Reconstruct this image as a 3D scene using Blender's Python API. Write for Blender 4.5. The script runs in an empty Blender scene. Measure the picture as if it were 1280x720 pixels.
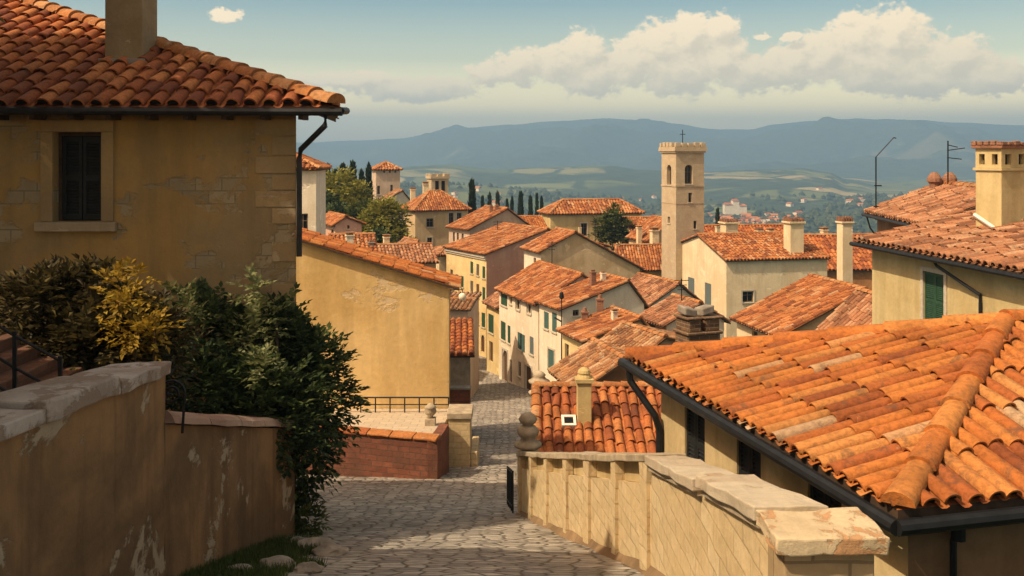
import bpy, bmesh, math, random
from mathutils import Vector, noise
C = bpy.context.scene.collection
F, CX, YH = 1229.0, 640.0, 190.0          # focal length and horizon of the photograph (1280 x 720 pixels)
R = math.radians
V = Vector
rng = random.Random(7)

def P(px, py, d):                          # the point seen at a pixel, d metres in front
    return V(((px - CX) / F * d, d, (YH - py) / F * d))
def kx(px): return (px - CX) / F
def zat(py, d): return (YH - py) / F * d
def lerp(a, b, t): return a + (b - a) * t
def pl_interp(pts, x):
    if x <= pts[0][0]: return pts[0][1]
    for (x0, y0), (x1, y1) in zip(pts, pts[1:]):
        if x <= x1:
            t = (x - x0) / (x1 - x0); t = t * t * (3 - 2 * t) if len(pts) > 8 else t
            return y0 + (y1 - y0) * t
    return pts[-1][1]

# ------------------------------------------------------------------ mesh builder
class MB:
    def __init__(s): s.v, s.f, s.m = [], [], []
    def poly(s, pts, m=0, n=None):
        pts = [V(p) for p in pts]
        if n is not None:
            a = V((0, 0, 0))
            for i in range(len(pts)): a += (pts[i] - pts[0]).cross(pts[(i + 1) % len(pts)] - pts[0])
            if a.dot(n) < 0: pts.reverse()
        i = len(s.v); s.v += pts; s.f.append(tuple(range(i, i + len(pts)))); s.m.append(m)
    def box8(s, p, m=0):                    # p: 4 bottom, 4 top, counter-clockwise seen from above
        i = len(s.v); s.v += [V(q) for q in p]
        for f in ((3, 2, 1, 0), (4, 5, 6, 7), (0, 1, 5, 4), (1, 2, 6, 5), (2, 3, 7, 6), (3, 0, 4, 7)):
            s.f.append(tuple(i + k for k in f)); s.m.append(m)
    def obox(s, o, u, v, z0, z1, m=0, taper=0.0):   # footprint parallelogram o, o+u, o+u+v, o+v
        o, u, v = V((o[0], o[1])), V((u[0], u[1])), V((v[0], v[1]))
        if u.x * v.y - u.y * v.x < 0: o, u, v = o + u, -u, v
        q = [o, o + u, o + u + v, o + v]; c = o + (u + v) / 2
        t = [c + (p - c) * (1 - taper) for p in q]
        s.box8([(p.x, p.y, z0) for p in q] + [(p.x, p.y, z1) for p in t], m)
    def box(s, x0, x1, y0, y1, z0, z1, m=0): s.obox((x0, y0), (x1 - x0, 0), (0, y1 - y0), z0, z1, m)
    def slab(s, pts, d, mt=0, mb=0, me=0):  # polygon pushed by vector d (top pts, bottom pts+d)
        pts = [V(p) for p in pts]; d = V(d)
        s.poly(pts, mt, -d); s.poly([p + d for p in pts], mb, d)
        c = sum(pts, V()) / len(pts)
        for i in range(len(pts)):
            a, b = pts[i], pts[(i + 1) % len(pts)]
            s.poly([a, b, b + d, a + d], me, ((a + b) / 2 - c))
    def on(s, pl, s0, s1, z0, z1, o0, o1, m=0):     # box on a wall plane (origin, along, out)
        o, t, n = pl
        a = V((o.x, o.y)) + V((t.x, t.y)) * s0 + V((n.x, n.y)) * o0
        s.obox(a, V((t.x, t.y)) * (s1 - s0), V((n.x, n.y)) * (o1 - o0), z0, z1, m)
    def tube(s, pts, r, k=6, m=0, r1=None):
        pts = [V(p) for p in pts]; rings = []
        for i, p in enumerate(pts):
            a = (pts[min(i + 1, len(pts) - 1)] - pts[max(i - 1, 0)]).normalized()
            x = a.cross(V((0, 0, 1)) if abs(a.z) < .9 else V((1, 0, 0))).normalized(); y = a.cross(x)
            rr = r if r1 is None else lerp(r, r1, i / max(1, len(pts) - 1))
            b = len(s.v); s.v += [p + (x * math.cos(2 * math.pi * j / k) + y * math.sin(2 * math.pi * j / k)) * rr for j in range(k)]
            rings.append(b)
        for a, b in zip(rings, rings[1:]):
            for j in range(k):
                s.f.append((a + j, b + j, b + (j + 1) % k, a + (j + 1) % k)); s.m.append(m)
        s.f.append(tuple(rings[0] + j for j in range(k))); s.m.append(m)
        s.f.append(tuple(rings[-1] + k - 1 - j for j in range(k))); s.m.append(m)
    def lathe(s, c, prof, k=14, m=0):
        c = V(c); rings = []
        for r, z in prof:
            b = len(s.v); s.v += [c + V((r * math.cos(2 * math.pi * j / k), r * math.sin(2 * math.pi * j / k), z)) for j in range(k)]
            rings.append(b)
        for a, b in zip(rings, rings[1:]):
            for j in range(k):
                s.f.append((a + j, a + (j + 1) % k, b + (j + 1) % k, b + j)); s.m.append(m)
        s.f.append(tuple(rings[0] + k - 1 - j for j in range(k))); s.m.append(m)
        s.f.append(tuple(rings[-1] + j for j in range(k))); s.m.append(m)
    def blob(s, c, rx, ry, rz, seed=0, amp=.2, m=0, sub=2):
        bm = bmesh.new(); bmesh.ops.create_icosphere(bm, subdivisions=sub, radius=1)
        i = len(s.v); c = V(c)
        for v in bm.verts:
            q = v.co.copy(); q *= 1 + amp * noise.noise(q * 1.6 + V((seed * 3.1, seed, 0)))
            s.v.append(c + V((q.x * rx, q.y * ry, q.z * rz)))
        for f in bm.faces: s.f.append(tuple(i + v.index for v in f.verts)); s.m.append(m)
        bm.free()
    def build(s, name, mats, parent=None, smooth=False, loc=None, bevel=0):
        if not isinstance(mats, (list, tuple)): mats = [mats]
        if parent is not None:
            r = parent
            while r.parent: r = r.parent
            base = r.location.copy()
        else:
            base = V(loc) if loc is not None else V((0, 0, 0))
        me = bpy.data.meshes.new(name)
        me.from_pydata([tuple(v - base) for v in s.v], [], s.f)
        for mt in mats: me.materials.append(mt)
        me.polygons.foreach_set('material_index', s.m)
        if smooth == 'edge':
            me.polygons.foreach_set('use_smooth', [True] * len(s.f)); me.set_sharp_from_angle(angle=R(42))
        elif smooth: me.polygons.foreach_set('use_smooth', [True] * len(s.f))
        uv = me.uv_layers.new(name='UVMap'); dat = [0.0] * (2 * len(me.loops))
        for p in me.polygons:
            n = p.normal
            if abs(n.z) > .9: a, b = V((1, 0, 0)), V((0, 1, 0))
            else:
                a = V((-n.y, n.x, 0)).normalized(); b = n.cross(a)
            for li in p.loop_indices:
                c = me.vertices[me.loops[li].vertex_index].co + base
                dat[2 * li] = c.dot(a); dat[2 * li + 1] = c.dot(b)
        uv.data.foreach_set('uv', dat)
        me.update()
        o = bpy.data.objects.new(name, me); C.objects.link(o)
        if parent is not None: o.parent = parent
        else: o.location = base
        if bevel:
            md = o.modifiers.new('bevel', 'BEVEL'); md.width = bevel; md.segments = 2; md.limit_method = 'ANGLE'
        return o

def roughen(o, cuts=4, amp=.02, scale=2.5):
    """break up straight edges and flat faces of a stone or plaster piece"""
    bm = bmesh.new(); bm.from_mesh(o.data); bmesh.ops.remove_doubles(bm, verts=bm.verts, dist=.0005)
    long_ = [e for e in bm.edges]
    bmesh.ops.subdivide_edges(bm, edges=long_, cuts=cuts, use_grid_fill=True)
    b = o.location if o.parent is None else o.parent.location
    for v in bm.verts:
        w = (v.co + b) * scale
        v.co += V((noise.noise(w), noise.noise(w + V((7, 3, 1))), noise.noise(w + V((2, 9, 5))))) * amp + V((noise.noise(w * 3.7), noise.noise(w * 3.7 + V((1, 1, 4))), noise.noise(w * 3.7 + V((5, 0, 2))))) * amp * .4
    bm.to_mesh(o.data); bm.free(); o.data.update(); return o

def tag(o, label=None, cat=None, group=None, kind=None):
    if label: o['label'] = label
    if cat: o['category'] = cat
    if group: o['group'] = group
    if kind: o['kind'] = kind
    return o
def thing(name, loc, label, cat, group=None):
    o = bpy.data.objects.new(name, None); C.objects.link(o); o.location = V(loc); o.empty_display_size = .3
    return tag(o, label, cat, group)

# ------------------------------------------------------------------ materials
class NT:
    def __init__(s, name):
        s.mat = bpy.data.materials.new(name); s.mat.use_nodes = True
        s.t = s.mat.node_tree; s.bs = s.t.nodes['Principled BSDF']; s.bs.inputs['Roughness'].default_value = .9
        s.bs.inputs['Specular IOR Level'].default_value = .25
    def n(s, typ, **kw):
        x = s.t.nodes.new(typ)
        for k, v in kw.items():
            if k.startswith('_'): x.inputs[k[1:]].default_value = v
            else: setattr(x, k, v)
        return x
    def l(s, a, b): s.t.links.new(a, b)
    def co(s, kind='Object', scale=(1, 1, 1), rot=(0, 0, 0)):
        if kind == 'World': t = s.n('ShaderNodeNewGeometry').outputs['Position']
        else: t = s.n('ShaderNodeTexCoord').outputs[kind]
        m = s.n('ShaderNodeMapping'); m.inputs['Scale'].default_value = scale; m.inputs['Rotation'].default_value = rot
        s.l(t, m.inputs['Vector']); return m.outputs['Vector']
    def noise(s, vec, scale, detail=5, rough=.55, dist=0.0):
        x = s.n('ShaderNodeTexNoise'); x.inputs['Scale'].default_value = scale; x.inputs['Detail'].default_value = detail
        x.inputs['Roughness'].default_value = rough; x.inputs['Distortion'].default_value = dist
        s.l(vec, x.inputs['Vector']); return x.outputs['Fac']
    def ramp(s, fac, stops, interp='LINEAR'):
        x = s.n('ShaderNodeValToRGB'); r = x.color_ramp; r.interpolation = interp
        while len(r.elements) < len(stops): r.elements.new(.5)
        for e, (p, c) in zip(r.elements, stops):
            e.position = p; e.color = (*c, 1) if isinstance(c, (tuple, list)) else (c, c, c, 1)
        s.l(fac, x.inputs['Fac']); return x.outputs['Color']
    def mix(s, fac, a, b, mode='MIX'):
        x = s.n('ShaderNodeMix', data_type='RGBA', blend_type=mode)
        for sock, v in ((x.inputs['Factor'], fac), (x.inputs['A'], a), (x.inputs['B'], b)):
            if isinstance(v, bpy.types.NodeSocket): s.l(v, sock)
            else: sock.default_value = v if not isinstance(v, (tuple, list)) else (*v, 1)
        return next(o for o in x.outputs if o.type == 'RGBA')
    def math(s, op, a, b=None, clamp=False):
        x = s.n('ShaderNodeMath', operation=op); x.use_clamp = clamp
        for sock, v in ((x.inputs[0], a), (x.inputs[1], b)):
            if v is None: continue
            if isinstance(v, bpy.types.NodeSocket): s.l(v, sock)
            else: sock.default_value = v
        return x.outputs[0]
    def col(s, c): s.l(c, s.bs.inputs['Base Color']) if isinstance(c, bpy.types.NodeSocket) else setattr(s.bs.inputs['Base Color'], 'default_value', (*c, 1))
    def bump(s, h, strength=.4, dist=.02):
        b = s.n('ShaderNodeBump'); b.inputs['Strength'].default_value = strength; b.inputs['Distance'].default_value = dist
        s.l(h, b.inputs['Height']); s.l(b.outputs['Normal'], s.bs.inputs['Normal'])

def sc(c, k): return tuple(min(1, x * k) for x in c)
def plaster(name, base, stain=None, patch=None, patch_at=.60, streak=.2, scale=1.0, bump=.5, brick=False):
    m = NT(name); stain = stain or sc(base, .62); patch = patch or sc(base, 1.15)
    w = m.co('World')
    big = m.noise(w, .45 * scale, 6, .62, .6)
    c = m.mix(m.ramp(big, [(.42, 0.0), (.57, 1.0)]), base, stain)
    st = m.noise(m.co('World', (2.2 * scale, 2.2 * scale, .22 * scale)), 1.0, 6, .6)
    c = m.mix(m.math('MULTIPLY', m.ramp(st, [(.47, 0.0), (.60, 1.0)]), streak), c, sc(stain, .62))
    pn = m.noise(m.co('World', (scale, scale, scale * 1.3)), .8, 8, .68, .3)
    pm = m.ramp(pn, [(patch_at, 0.0), (patch_at + .03, 1.0)])
    pc = patch
    fine = m.noise(w, 9 * scale, 5, .7)
    if brick:
        br = m.n('ShaderNodeTexBrick'); br.inputs['Scale'].default_value = 1; br.inputs['Brick Width'].default_value = .55
        br.inputs['Row Height'].default_value = .27; br.inputs['Mortar Size'].default_value = .014
        br.inputs['Color1'].default_value = (*patch, 1); br.inputs['Color2'].default_value = (*sc(patch, .72), 1); br.inputs['Mortar'].default_value = (*sc(patch, .55), 1)
        m.l(m.co('UV'), br.inputs['Vector']); pc = br.outputs['Color']
    c = m.mix(pm, c, pc)
    c = m.mix(.22, c, m.ramp(fine, [(.3, .35), (.7, 1.0)]), 'MULTIPLY')
    m.col(c)
    h = m.math('ADD', fine, m.math('MULTIPLY', pm, -1.2))
    m.bump(h, bump, .02)
    return m.mat

def flat(name, c, rough=.7, var=.3, scale=6, metal=0.0, bump=0):
    m = NT(name); w = m.co('World'); n = m.noise(w, scale, 5, .65)
    m.col(m.mix(m.ramp(n, [(.35, 0.0), (.68, 1.0)]), c, sc(c, 1 - var)))
    m.bs.inputs['Roughness'].default_value = rough; m.bs.inputs['Metallic'].default_value = metal
    if bump: m.bump(n, bump, .02)
    return m.mat

def tile_mat(name, stops, lichen=(.42, .36, .26), amount=.62, seed=0.0, hue=None):
    m = NT(name); g = m.n('ShaderNodeNewGeometry')
    w = m.co('World')
    c = m.ramp(g.outputs['Random Per Island'], stops)
    n1 = m.noise(w, 1.1, 5, .6)
    c = m.mix(.55, c, m.ramp(n1, [(.36, .42), (.58, 1.0)]), 'MULTIPLY')
    n2 = m.noise(w, 5.0, 7, .7, .5)
    li = m.ramp(n2, [(amount, 0.0), (amount + .06, 1.0)])
    c = m.mix(m.math('MULTIPLY', li, .7), c, lichen)
    n3 = m.noise(w, 14.0, 5, .7)
    c = m.mix(.5, c, m.ramp(n3, [(.37, .32), (.56, 1.0)]), 'MULTIPLY')
    n4 = m.noise(m.co('World', (1, 1, 1)), 2.6, 8, .75, 1.2)
    c = m.mix(m.math('MULTIPLY', m.ramp(n4, [(.55, 0.0), (.64, 1.0)]), .55), c, (.085, .06, .042))
    m.col(c); m.bump(n3, .8, .02); m.bs.inputs['Roughness'].default_value = .85
    return m.mat

def masonry(name, c1, c2, mortar, bw, rh, ms=.012, bump=.6, stain=None, off=.5, rough=.9, distort=.03):
    m = NT(name)
    uv = m.co('UV'); d = m.n('ShaderNodeTexNoise'); d.inputs['Scale'].default_value = 2.2; d.inputs['Detail'].default_value = 3
    m.l(uv, d.inputs['Vector'])
    add = m.n('ShaderNodeVectorMath', operation='MULTIPLY_ADD'); m.l(d.outputs['Color'], add.inputs[0])
    add.inputs[1].default_value = (distort, distort, 0); m.l(uv, add.inputs[2])
    br = m.n('ShaderNodeTexBrick'); br.offset = off
    for k, v in (('Scale', 1), ('Brick Width', bw), ('Row Height', rh), ('Mortar Size', ms), ('Mortar Smooth', .3), ('Bias', 0.0)): br.inputs[k].default_value = v
    br.inputs['Color1'].default_value = (*c1, 1); br.inputs['Color2'].default_value = (*c2, 1); br.inputs['Mortar'].default_value = (*mortar, 1)
    m.l(add.outputs[0], br.inputs['Vector'])
    w = m.co('World'); n1 = m.noise(w, .9, 6, .65, .4); n2 = m.noise(w, 8, 6, .7)
    c = br.outputs['Color']
    if stain: c = m.mix(m.ramp(n1, [(.42, 0.0), (.62, 1.0)]), c, stain)
    c = m.mix(.4, c, m.ramp(n2, [(.3, .45), (.66, 1.0)]), 'MULTIPLY')
    m.col(c); m.bs.inputs['Roughness'].default_value = rough
    h = m.math('ADD', m.math('MULTIPLY', br.outputs['Fac'], -1.0), m.math('MULTIPLY', n2, .6))
    m.bump(h, bump, .03)
    return m.mat

def leaf_mat(name, stops, sub=.25):
    m = NT(name); g = m.n('ShaderNodeNewGeometry')
    c = m.ramp(g.outputs['Random Per Island'], stops)
    n = m.noise(m.co('World'), .9, 3, .5)
    c = m.mix(.6, c, m.ramp(n, [(.3, .45), (.65, 1.0)]), 'MULTIPLY')
    m.col(c); m.bs.inputs['Roughness'].default_value = .6
    tr = m.n('ShaderNodeBsdfTranslucent'); m.l(c, tr.inputs['Color'])
    mx = m.n('ShaderNodeMixShader'); mx.inputs['Fac'].default_value = sub
    m.l(m.bs.outputs[0], mx.inputs[1]); m.l(tr.outputs[0], mx.inputs[2])
    out = next(n for n in m.t.nodes if n.type == 'OUTPUT_MATERIAL'); m.l(mx.outputs[0], out.inputs['Surface'])
    return m.mat

TERRA = [(0, (.20, .065, .028)), (.3, (.34, .115, .04)), (.6, (.44, .165, .055)), (.85, (.52, .22, .08)), (1, (.50, .30, .17))]
ORANGE = [(0, (.26, .075, .026)), (.15, (.36, .108, .03)), (.5, (.44, .142, .034)), (.8, (.50, .18, .042)), (.95, (.52, .23, .07)), (1, (.46, .33, .21))]
RED = [(0, (.20, .06, .028)), (.35, (.34, .10, .035)), (.7, (.46, .15, .045)), (1, (.54, .21, .07))]
ROSE = [(0, (.20, .085, .045)), (.35, (.34, .15, .075)), (.7, (.44, .20, .10)), (1, (.50, .29, .17))]
M = {}
M['tile'] = tile_mat('roof_tile_terracotta', TERRA)
M['tile_or'] = tile_mat('roof_tile_orange', ORANGE, amount=.66)
M['tile_red'] = tile_mat('roof_tile_red', RED, amount=.66)
M['tile_rose'] = tile_mat('roof_tile_rose', ROSE, amount=.58)
M['tile_old'] = tile_mat('roof_tile_weathered', [(0, (.17, .075, .035)), (.4, (.33, .15, .065)), (.8, (.46, .23, .10)), (1, (.52, .34, .2))], amount=.56)
M['ridge'] = tile_mat('ridge_tile', [(0, (.34, .13, .045)), (.5, (.46, .18, .055)), (1, (.52, .27, .12))], amount=.58)
M['wood'] = flat('dark_timber', (.07, .045, .03), .8, .5)
M['iron'] = flat('black_iron', (.018, .018, .02), .5, .3, 8, .3)
M['gutter'] = flat('gutter_metal', (.03, .032, .036), .45, .4, 5, .5)
M['dark'] = flat('dark_glass', (.012, .014, .018), .18, .3)
M['hole'] = flat('painted_interior_shade', (.012, .010, .009), .9, .3)  # near-black colour stands in for the shade inside hollows
M['green'] = flat('shutter_green', (.03, .085, .05), .6, .4, 10)
M['teal'] = flat('shutter_teal', (.065, .14, .13), .6, .35, 10)
M['blue'] = flat('shutter_grey_blue', (.13, .17, .18), .6, .3, 10)
M['grey'] = flat('shutter_grey', (.11, .105, .095), .7, .3, 10)
M['brownsh'] = flat('shutter_brown', (.12, .065, .035), .7, .4, 10)
M['blacksh'] = flat('shutter_black', (.02, .022, .024), .6, .4, 10)
M['frame'] = flat('pale_window_frame', (.56, .50, .40), .8, .3, 8, 0, .2)
M['sash'] = flat('weathered_sash', (.20, .15, .10), .8, .4, 8)
M['stone'] = flat('carved_stone', (.46, .38, .27), .9, .45, 4, 0, .5)
M['greystone'] = flat('grey_stone', (.33, .29, .24), .9, .5, 3, 0, .5)
M['brick'] = masonry('chimney_brick', (.33, .14, .08), (.22, .09, .055), (.30, .22, .15), .24, .075, .01, .5)
M['cream'] = plaster('plaster_cream', (.76, .63, .41), (.66, .53, .33))
M['white'] = plaster('plaster_white', (.80, .71, .57), (.72, .62, .47))
M['yellow'] = plaster('plaster_yellow', (.74, .58, .30), (.64, .48, .23))
M['ochre'] = plaster('plaster_ochre', (.76, .545, .25), (.65, .435, .17), (.66, .5, .29), .585, .35, .5, .8)
M['pink'] = plaster('plaster_pink', (.60, .38, .28), (.54, .32, .24))
M['beige'] = plaster('plaster_beige', (.66, .50, .30), (.55, .40, .22))
M['gold'] = plaster('plaster_gold', (.60, .46, .22), (.50, .37, .17))
M['mauve'] = plaster('plaster_grey', (.56, .43, .33), (.48, .36, .27))
M['tower'] = masonry('tower_stone', (.54, .44, .30), (.48, .385, .26), (.44, .35, .235), .5, .3, .01, .35, (.45, .35, .235))
M['church'] = plaster('church_plaster', (.79, .67, .46), (.70, .57, .37), (.8, .69, .5), .6, .25)
M['orangew'] = plaster('plaster_orange', (.52, .25, .10))
M['brown'] = plaster('plaster_brown', (.30, .17, .09), (.2, .11, .06))

# ------------------------------------------------------------------ roofs
def tiles(mb, poly, w, L, det, m=0, md=1, seed=0):
    """barrel tiles over a planar convex polygon whose first edge is the eave"""
    rr = random.Random(seed)
    poly = [V(p) for p in poly]
    e = (poly[1] - poly[0]).normalized(); n = V((0, 0, 0))
    for i in range(1, len(poly) - 1): n += (poly[i] - poly[0]).cross(poly[i + 1] - poly[0])
    n.normalize()
    if n.z < 0: n = -n
    s = n.cross(e)
    if s.z < 0: s = -s
    q = [((p - poly[0]).dot(e), (p - poly[0]).dot(s)) for p in poly]
    c0, c1 = min(a for a, b in q), max(a for a, b in q)
    N = max(1, round((c1 - c0) / w)); w = (c1 - c0) / N
    def span(c):
        xs = []
        for (a0, b0), (a1, b1) in zip(q, q[1:] + q[:1]):
            if (a0 - c) * (a1 - c) <= 0 and abs(a1 - a0) > 1e-6: xs.append(b0 + (b1 - b0) * (c - a0) / (a1 - a0))
        return (min(xs), max(xs)) if len(xs) > 1 else (0, 0)
    seg = (3, 5, 9)[det]
    for i in range(N):
        c = c0 + (i + .5) * w; lo, hi = span(c)
        if hi - lo < .12: continue
        ro = rr.uniform(-.35, .35) * L * (1 if det < 2 else .5)
        cw = rr.uniform(-.03, .03) * w
        x = lo; first = True
        while x < hi - .06:
            ln = L + (ro if first else 0); y = min(x + ln * (1.13 if det else 1.04), hi)
            j = rr.uniform(-.035, .035) * w * (1 + det * .4); yaw = rr.uniform(-.035, .035) * w * (1 + det * .5); lift = rr.uniform(0, .05) * w
            if det == 2 and rr.random() < .04: yaw *= 2.5; lift += .06 * w
            sets = []
            for (t, r, h, o) in ((x - (.04 * L if first else 0), .415 * w, .36 * w, .13 * w + lift), (y, .35 * w, .29 * w, .02 * w + lift)):
                cc = c + cw + j + (yaw if t > x else -yaw); row = []
                for k in range(seg + 1):
                    a = math.pi * k / seg
                    row.append(poly[0] + e * (cc + r * math.cos(a)) + s * t + n * (o + h * math.sin(a)))
                sets.append(row)
            b = len(mb.v); mb.v += sets[0] + sets[1]; k1 = seg + 1
            for k in range(seg): mb.f.append((b + k, b + k + 1, b + k1 + k + 1, b + k1 + k)); mb.m.append(m)
            if det == 2:
                low = sets[0]; mid = sum((low[0], low[-1]), V()) / 2
                inn = [mid + (p - mid) * .78 for p in low]; bb = len(mb.v); mb.v += inn
                for k in range(seg): mb.f.append((b + k + 1, b + k, bb + k, bb + k + 1)); mb.m.append(m)
                if first: mb.poly([p + s * .05 for p in inn], md, -s)  # dark disc painted in place of shade inside the eave tile
            elif det == 1:
                mb.f.append(tuple(b + k for k in range(seg + 1))); mb.m.append(m)
            x += ln; first = False
        if det >= 1 and i < N - 1:                 # the channel tiles between
            c = c0 + (i + 1) * w; lo, hi = span(c); x = lo - rr.uniform(.02, .1)
            while x < hi - .06:
                y = min(x + L * 1.08, hi); b = len(mb.v)
                for (t, o) in ((x, .05 * w), (y, .012 * w)):
                    for (k, h) in ((-.24, .09), (-.1, 0.0), (.1, 0.0), (.24, .09)):
                        mb.v.append(poly[0] + e * (c + k * w) + s * t + n * (o + h * w))
                for k in range(3): mb.f.append((b + k, b + k + 1, b + 5 + k, b + 4 + k)); mb.m.append(m)
                x += L

def caps(mb, p0, p1, r, L, det=1, m=0, seed=0, lift=0.0):
    """ridge or hip tiles from p0 (low) to p1"""
    rr = random.Random(seed); p0, p1 = V(p0), V(p1); a = (p1 - p0); T = a.length; a.normalize()
    sd = a.cross(V((0, 0, 1))).normalized(); n = sd.cross(a)
    seg = 4 if det < 2 else 9; N = max(1, round(T / L)); L = T / N
    for i in range(N):
        x, y = i * L, min((i + 1.12) * L, T); j = rr.uniform(-.06, .06) * r; rows = []
        for (t, q, o) in ((x, r * 1.08, .16 * r), (y, r * .9, .02 * r)):
            rows.append([p0 + a * t + sd * (j + q * math.cos(math.pi * k / seg)) + n * (lift + o + q * .8 * math.sin(math.pi * k / seg) - .15 * r) for k in range(seg + 1)])
        b = len(mb.v); mb.v += rows[0] + rows[1]
        for k in range(seg): mb.f.append((b + k, b + k + 1, b + seg + 2 + k, b + seg + 1 + k)); mb.m.append(m)
        mb.f.append(tuple(b + k for k in range(seg + 1))); mb.m.append(m)

def roof_part(parent, polys, ridges, w, L, det, tmat, rmat=None, thick=.10, seed=0, rr=None):
    mb = MB()
    for i, p in enumerate(polys):
        p = [V(q) for q in p]
        mb.slab([q + V((0, 0, .02 + thick)) for q in p], (0, 0, -thick), 0, 1, 1)
        tiles(mb, [q + V((0, 0, .02 + thick)) for q in p], w, L, det, 0, 2, seed * 31 + i)
    o = mb.build('roof', [tmat, M['wood'], M['hole']], parent, smooth='edge' if det == 2 else False)
    if ridges:
        mc = MB()
        for i, (a, b) in enumerate(ridges):
            h = V((0, 0, thick + .02 + .2 * w))
            caps(mc, V(a) + h, V(b) + h, rr or .5 * w, L * 1.0, det, 0, seed + i)
        mc.build('ridge_cap', rmat or M['ridge'], o, smooth='edge' if det == 2 else False)
    return o

# ------------------------------------------------------------------ walls with real openings
def wall_face(mb, pl, s0, s1, zb, zt, holes, depth=.2, m=0, mr=0):
    o, t, n = pl
    pt = lambda s, z, off=0: V((o.x + t.x * s + n.x * off, o.y + t.y * s + n.y * off, z))
    ss = sorted({s0, s1, *[h[0] for h in holes], *[h[1] for h in holes]}); zs = sorted({zb, zt, *[h[2] for h in holes], *[h[3] for h in holes]})
    ss = [x for x in ss if s0 <= x <= s1]; zs = [x for x in zs if zb <= x <= zt]
    for a, b in zip(ss, ss[1:]):
        for c, d in zip(zs, zs[1:]):
            x, y = (a + b) / 2, (c + d) / 2
            if any(h[0] < x < h[1] and h[2] < y < h[3] for h in holes): continue
            mb.poly([pt(a, c), pt(b, c), pt(b, d), pt(a, d)], m, n)
    for h in holes:
        a, b, c, d = h[:4]
        for q, nn in (([pt(a, c), pt(a, d), pt(a, d, -depth), pt(a, c, -depth)], t), ([pt(b, c), pt(b, d), pt(b, d, -depth), pt(b, c, -depth)], -t),
                      ([pt(a, c), pt(b, c), pt(b, c, -depth), pt(a, c, -depth)], V((0, 0, 1))), ([pt(a, d), pt(b, d), pt(b, d, -depth), pt(a, d, -depth)], V((0, 0, -1)))):
            mb.poly(q, mr, nn)

def louver(mb, pl, a, b, c, d, o0, o1, near=False, m=0):
    if not near:
        mb.on(pl, a, b, c, d, o0, o1, m); return
    f = .07
    mb.on(pl, a, a + f, c, d, o0, o1, m); mb.on(pl, b - f, b, c, d, o0, o1, m)
    for z0, z1 in ((c, c + .1), (d - .1, d), ((c + d) / 2 - .05, (c + d) / 2 + .05)): mb.on(pl, a + f, b - f, z0, z1, o0, o1, m)
    mb.on(pl, a + f, b - f, c + .1, d - .1, o0, o0 + .008, m)
    z = c + .12; o, t, n = pl
    while z < d - .12:
        if abs(z - (c + d) / 2) > .07:
            q = lambda s, off, zz: V((o.x + t.x * s + n.x * off, o.y + t.y * s + n.y * off, zz))
            mb.box8([q(a + f, o0 + .01, z + .03), q(b - f, o0 + .01, z + .03), q(b - f, o1 - .004, z), q(a + f, o1 - .004, z),
                     q(a + f, o0 + .01, z + .042), q(b - f, o0 + .01, z + .042), q(b - f, o1 - .004, z + .012), q(a + f, o1 - .004, z + .012)], m)
        z += .062

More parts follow.
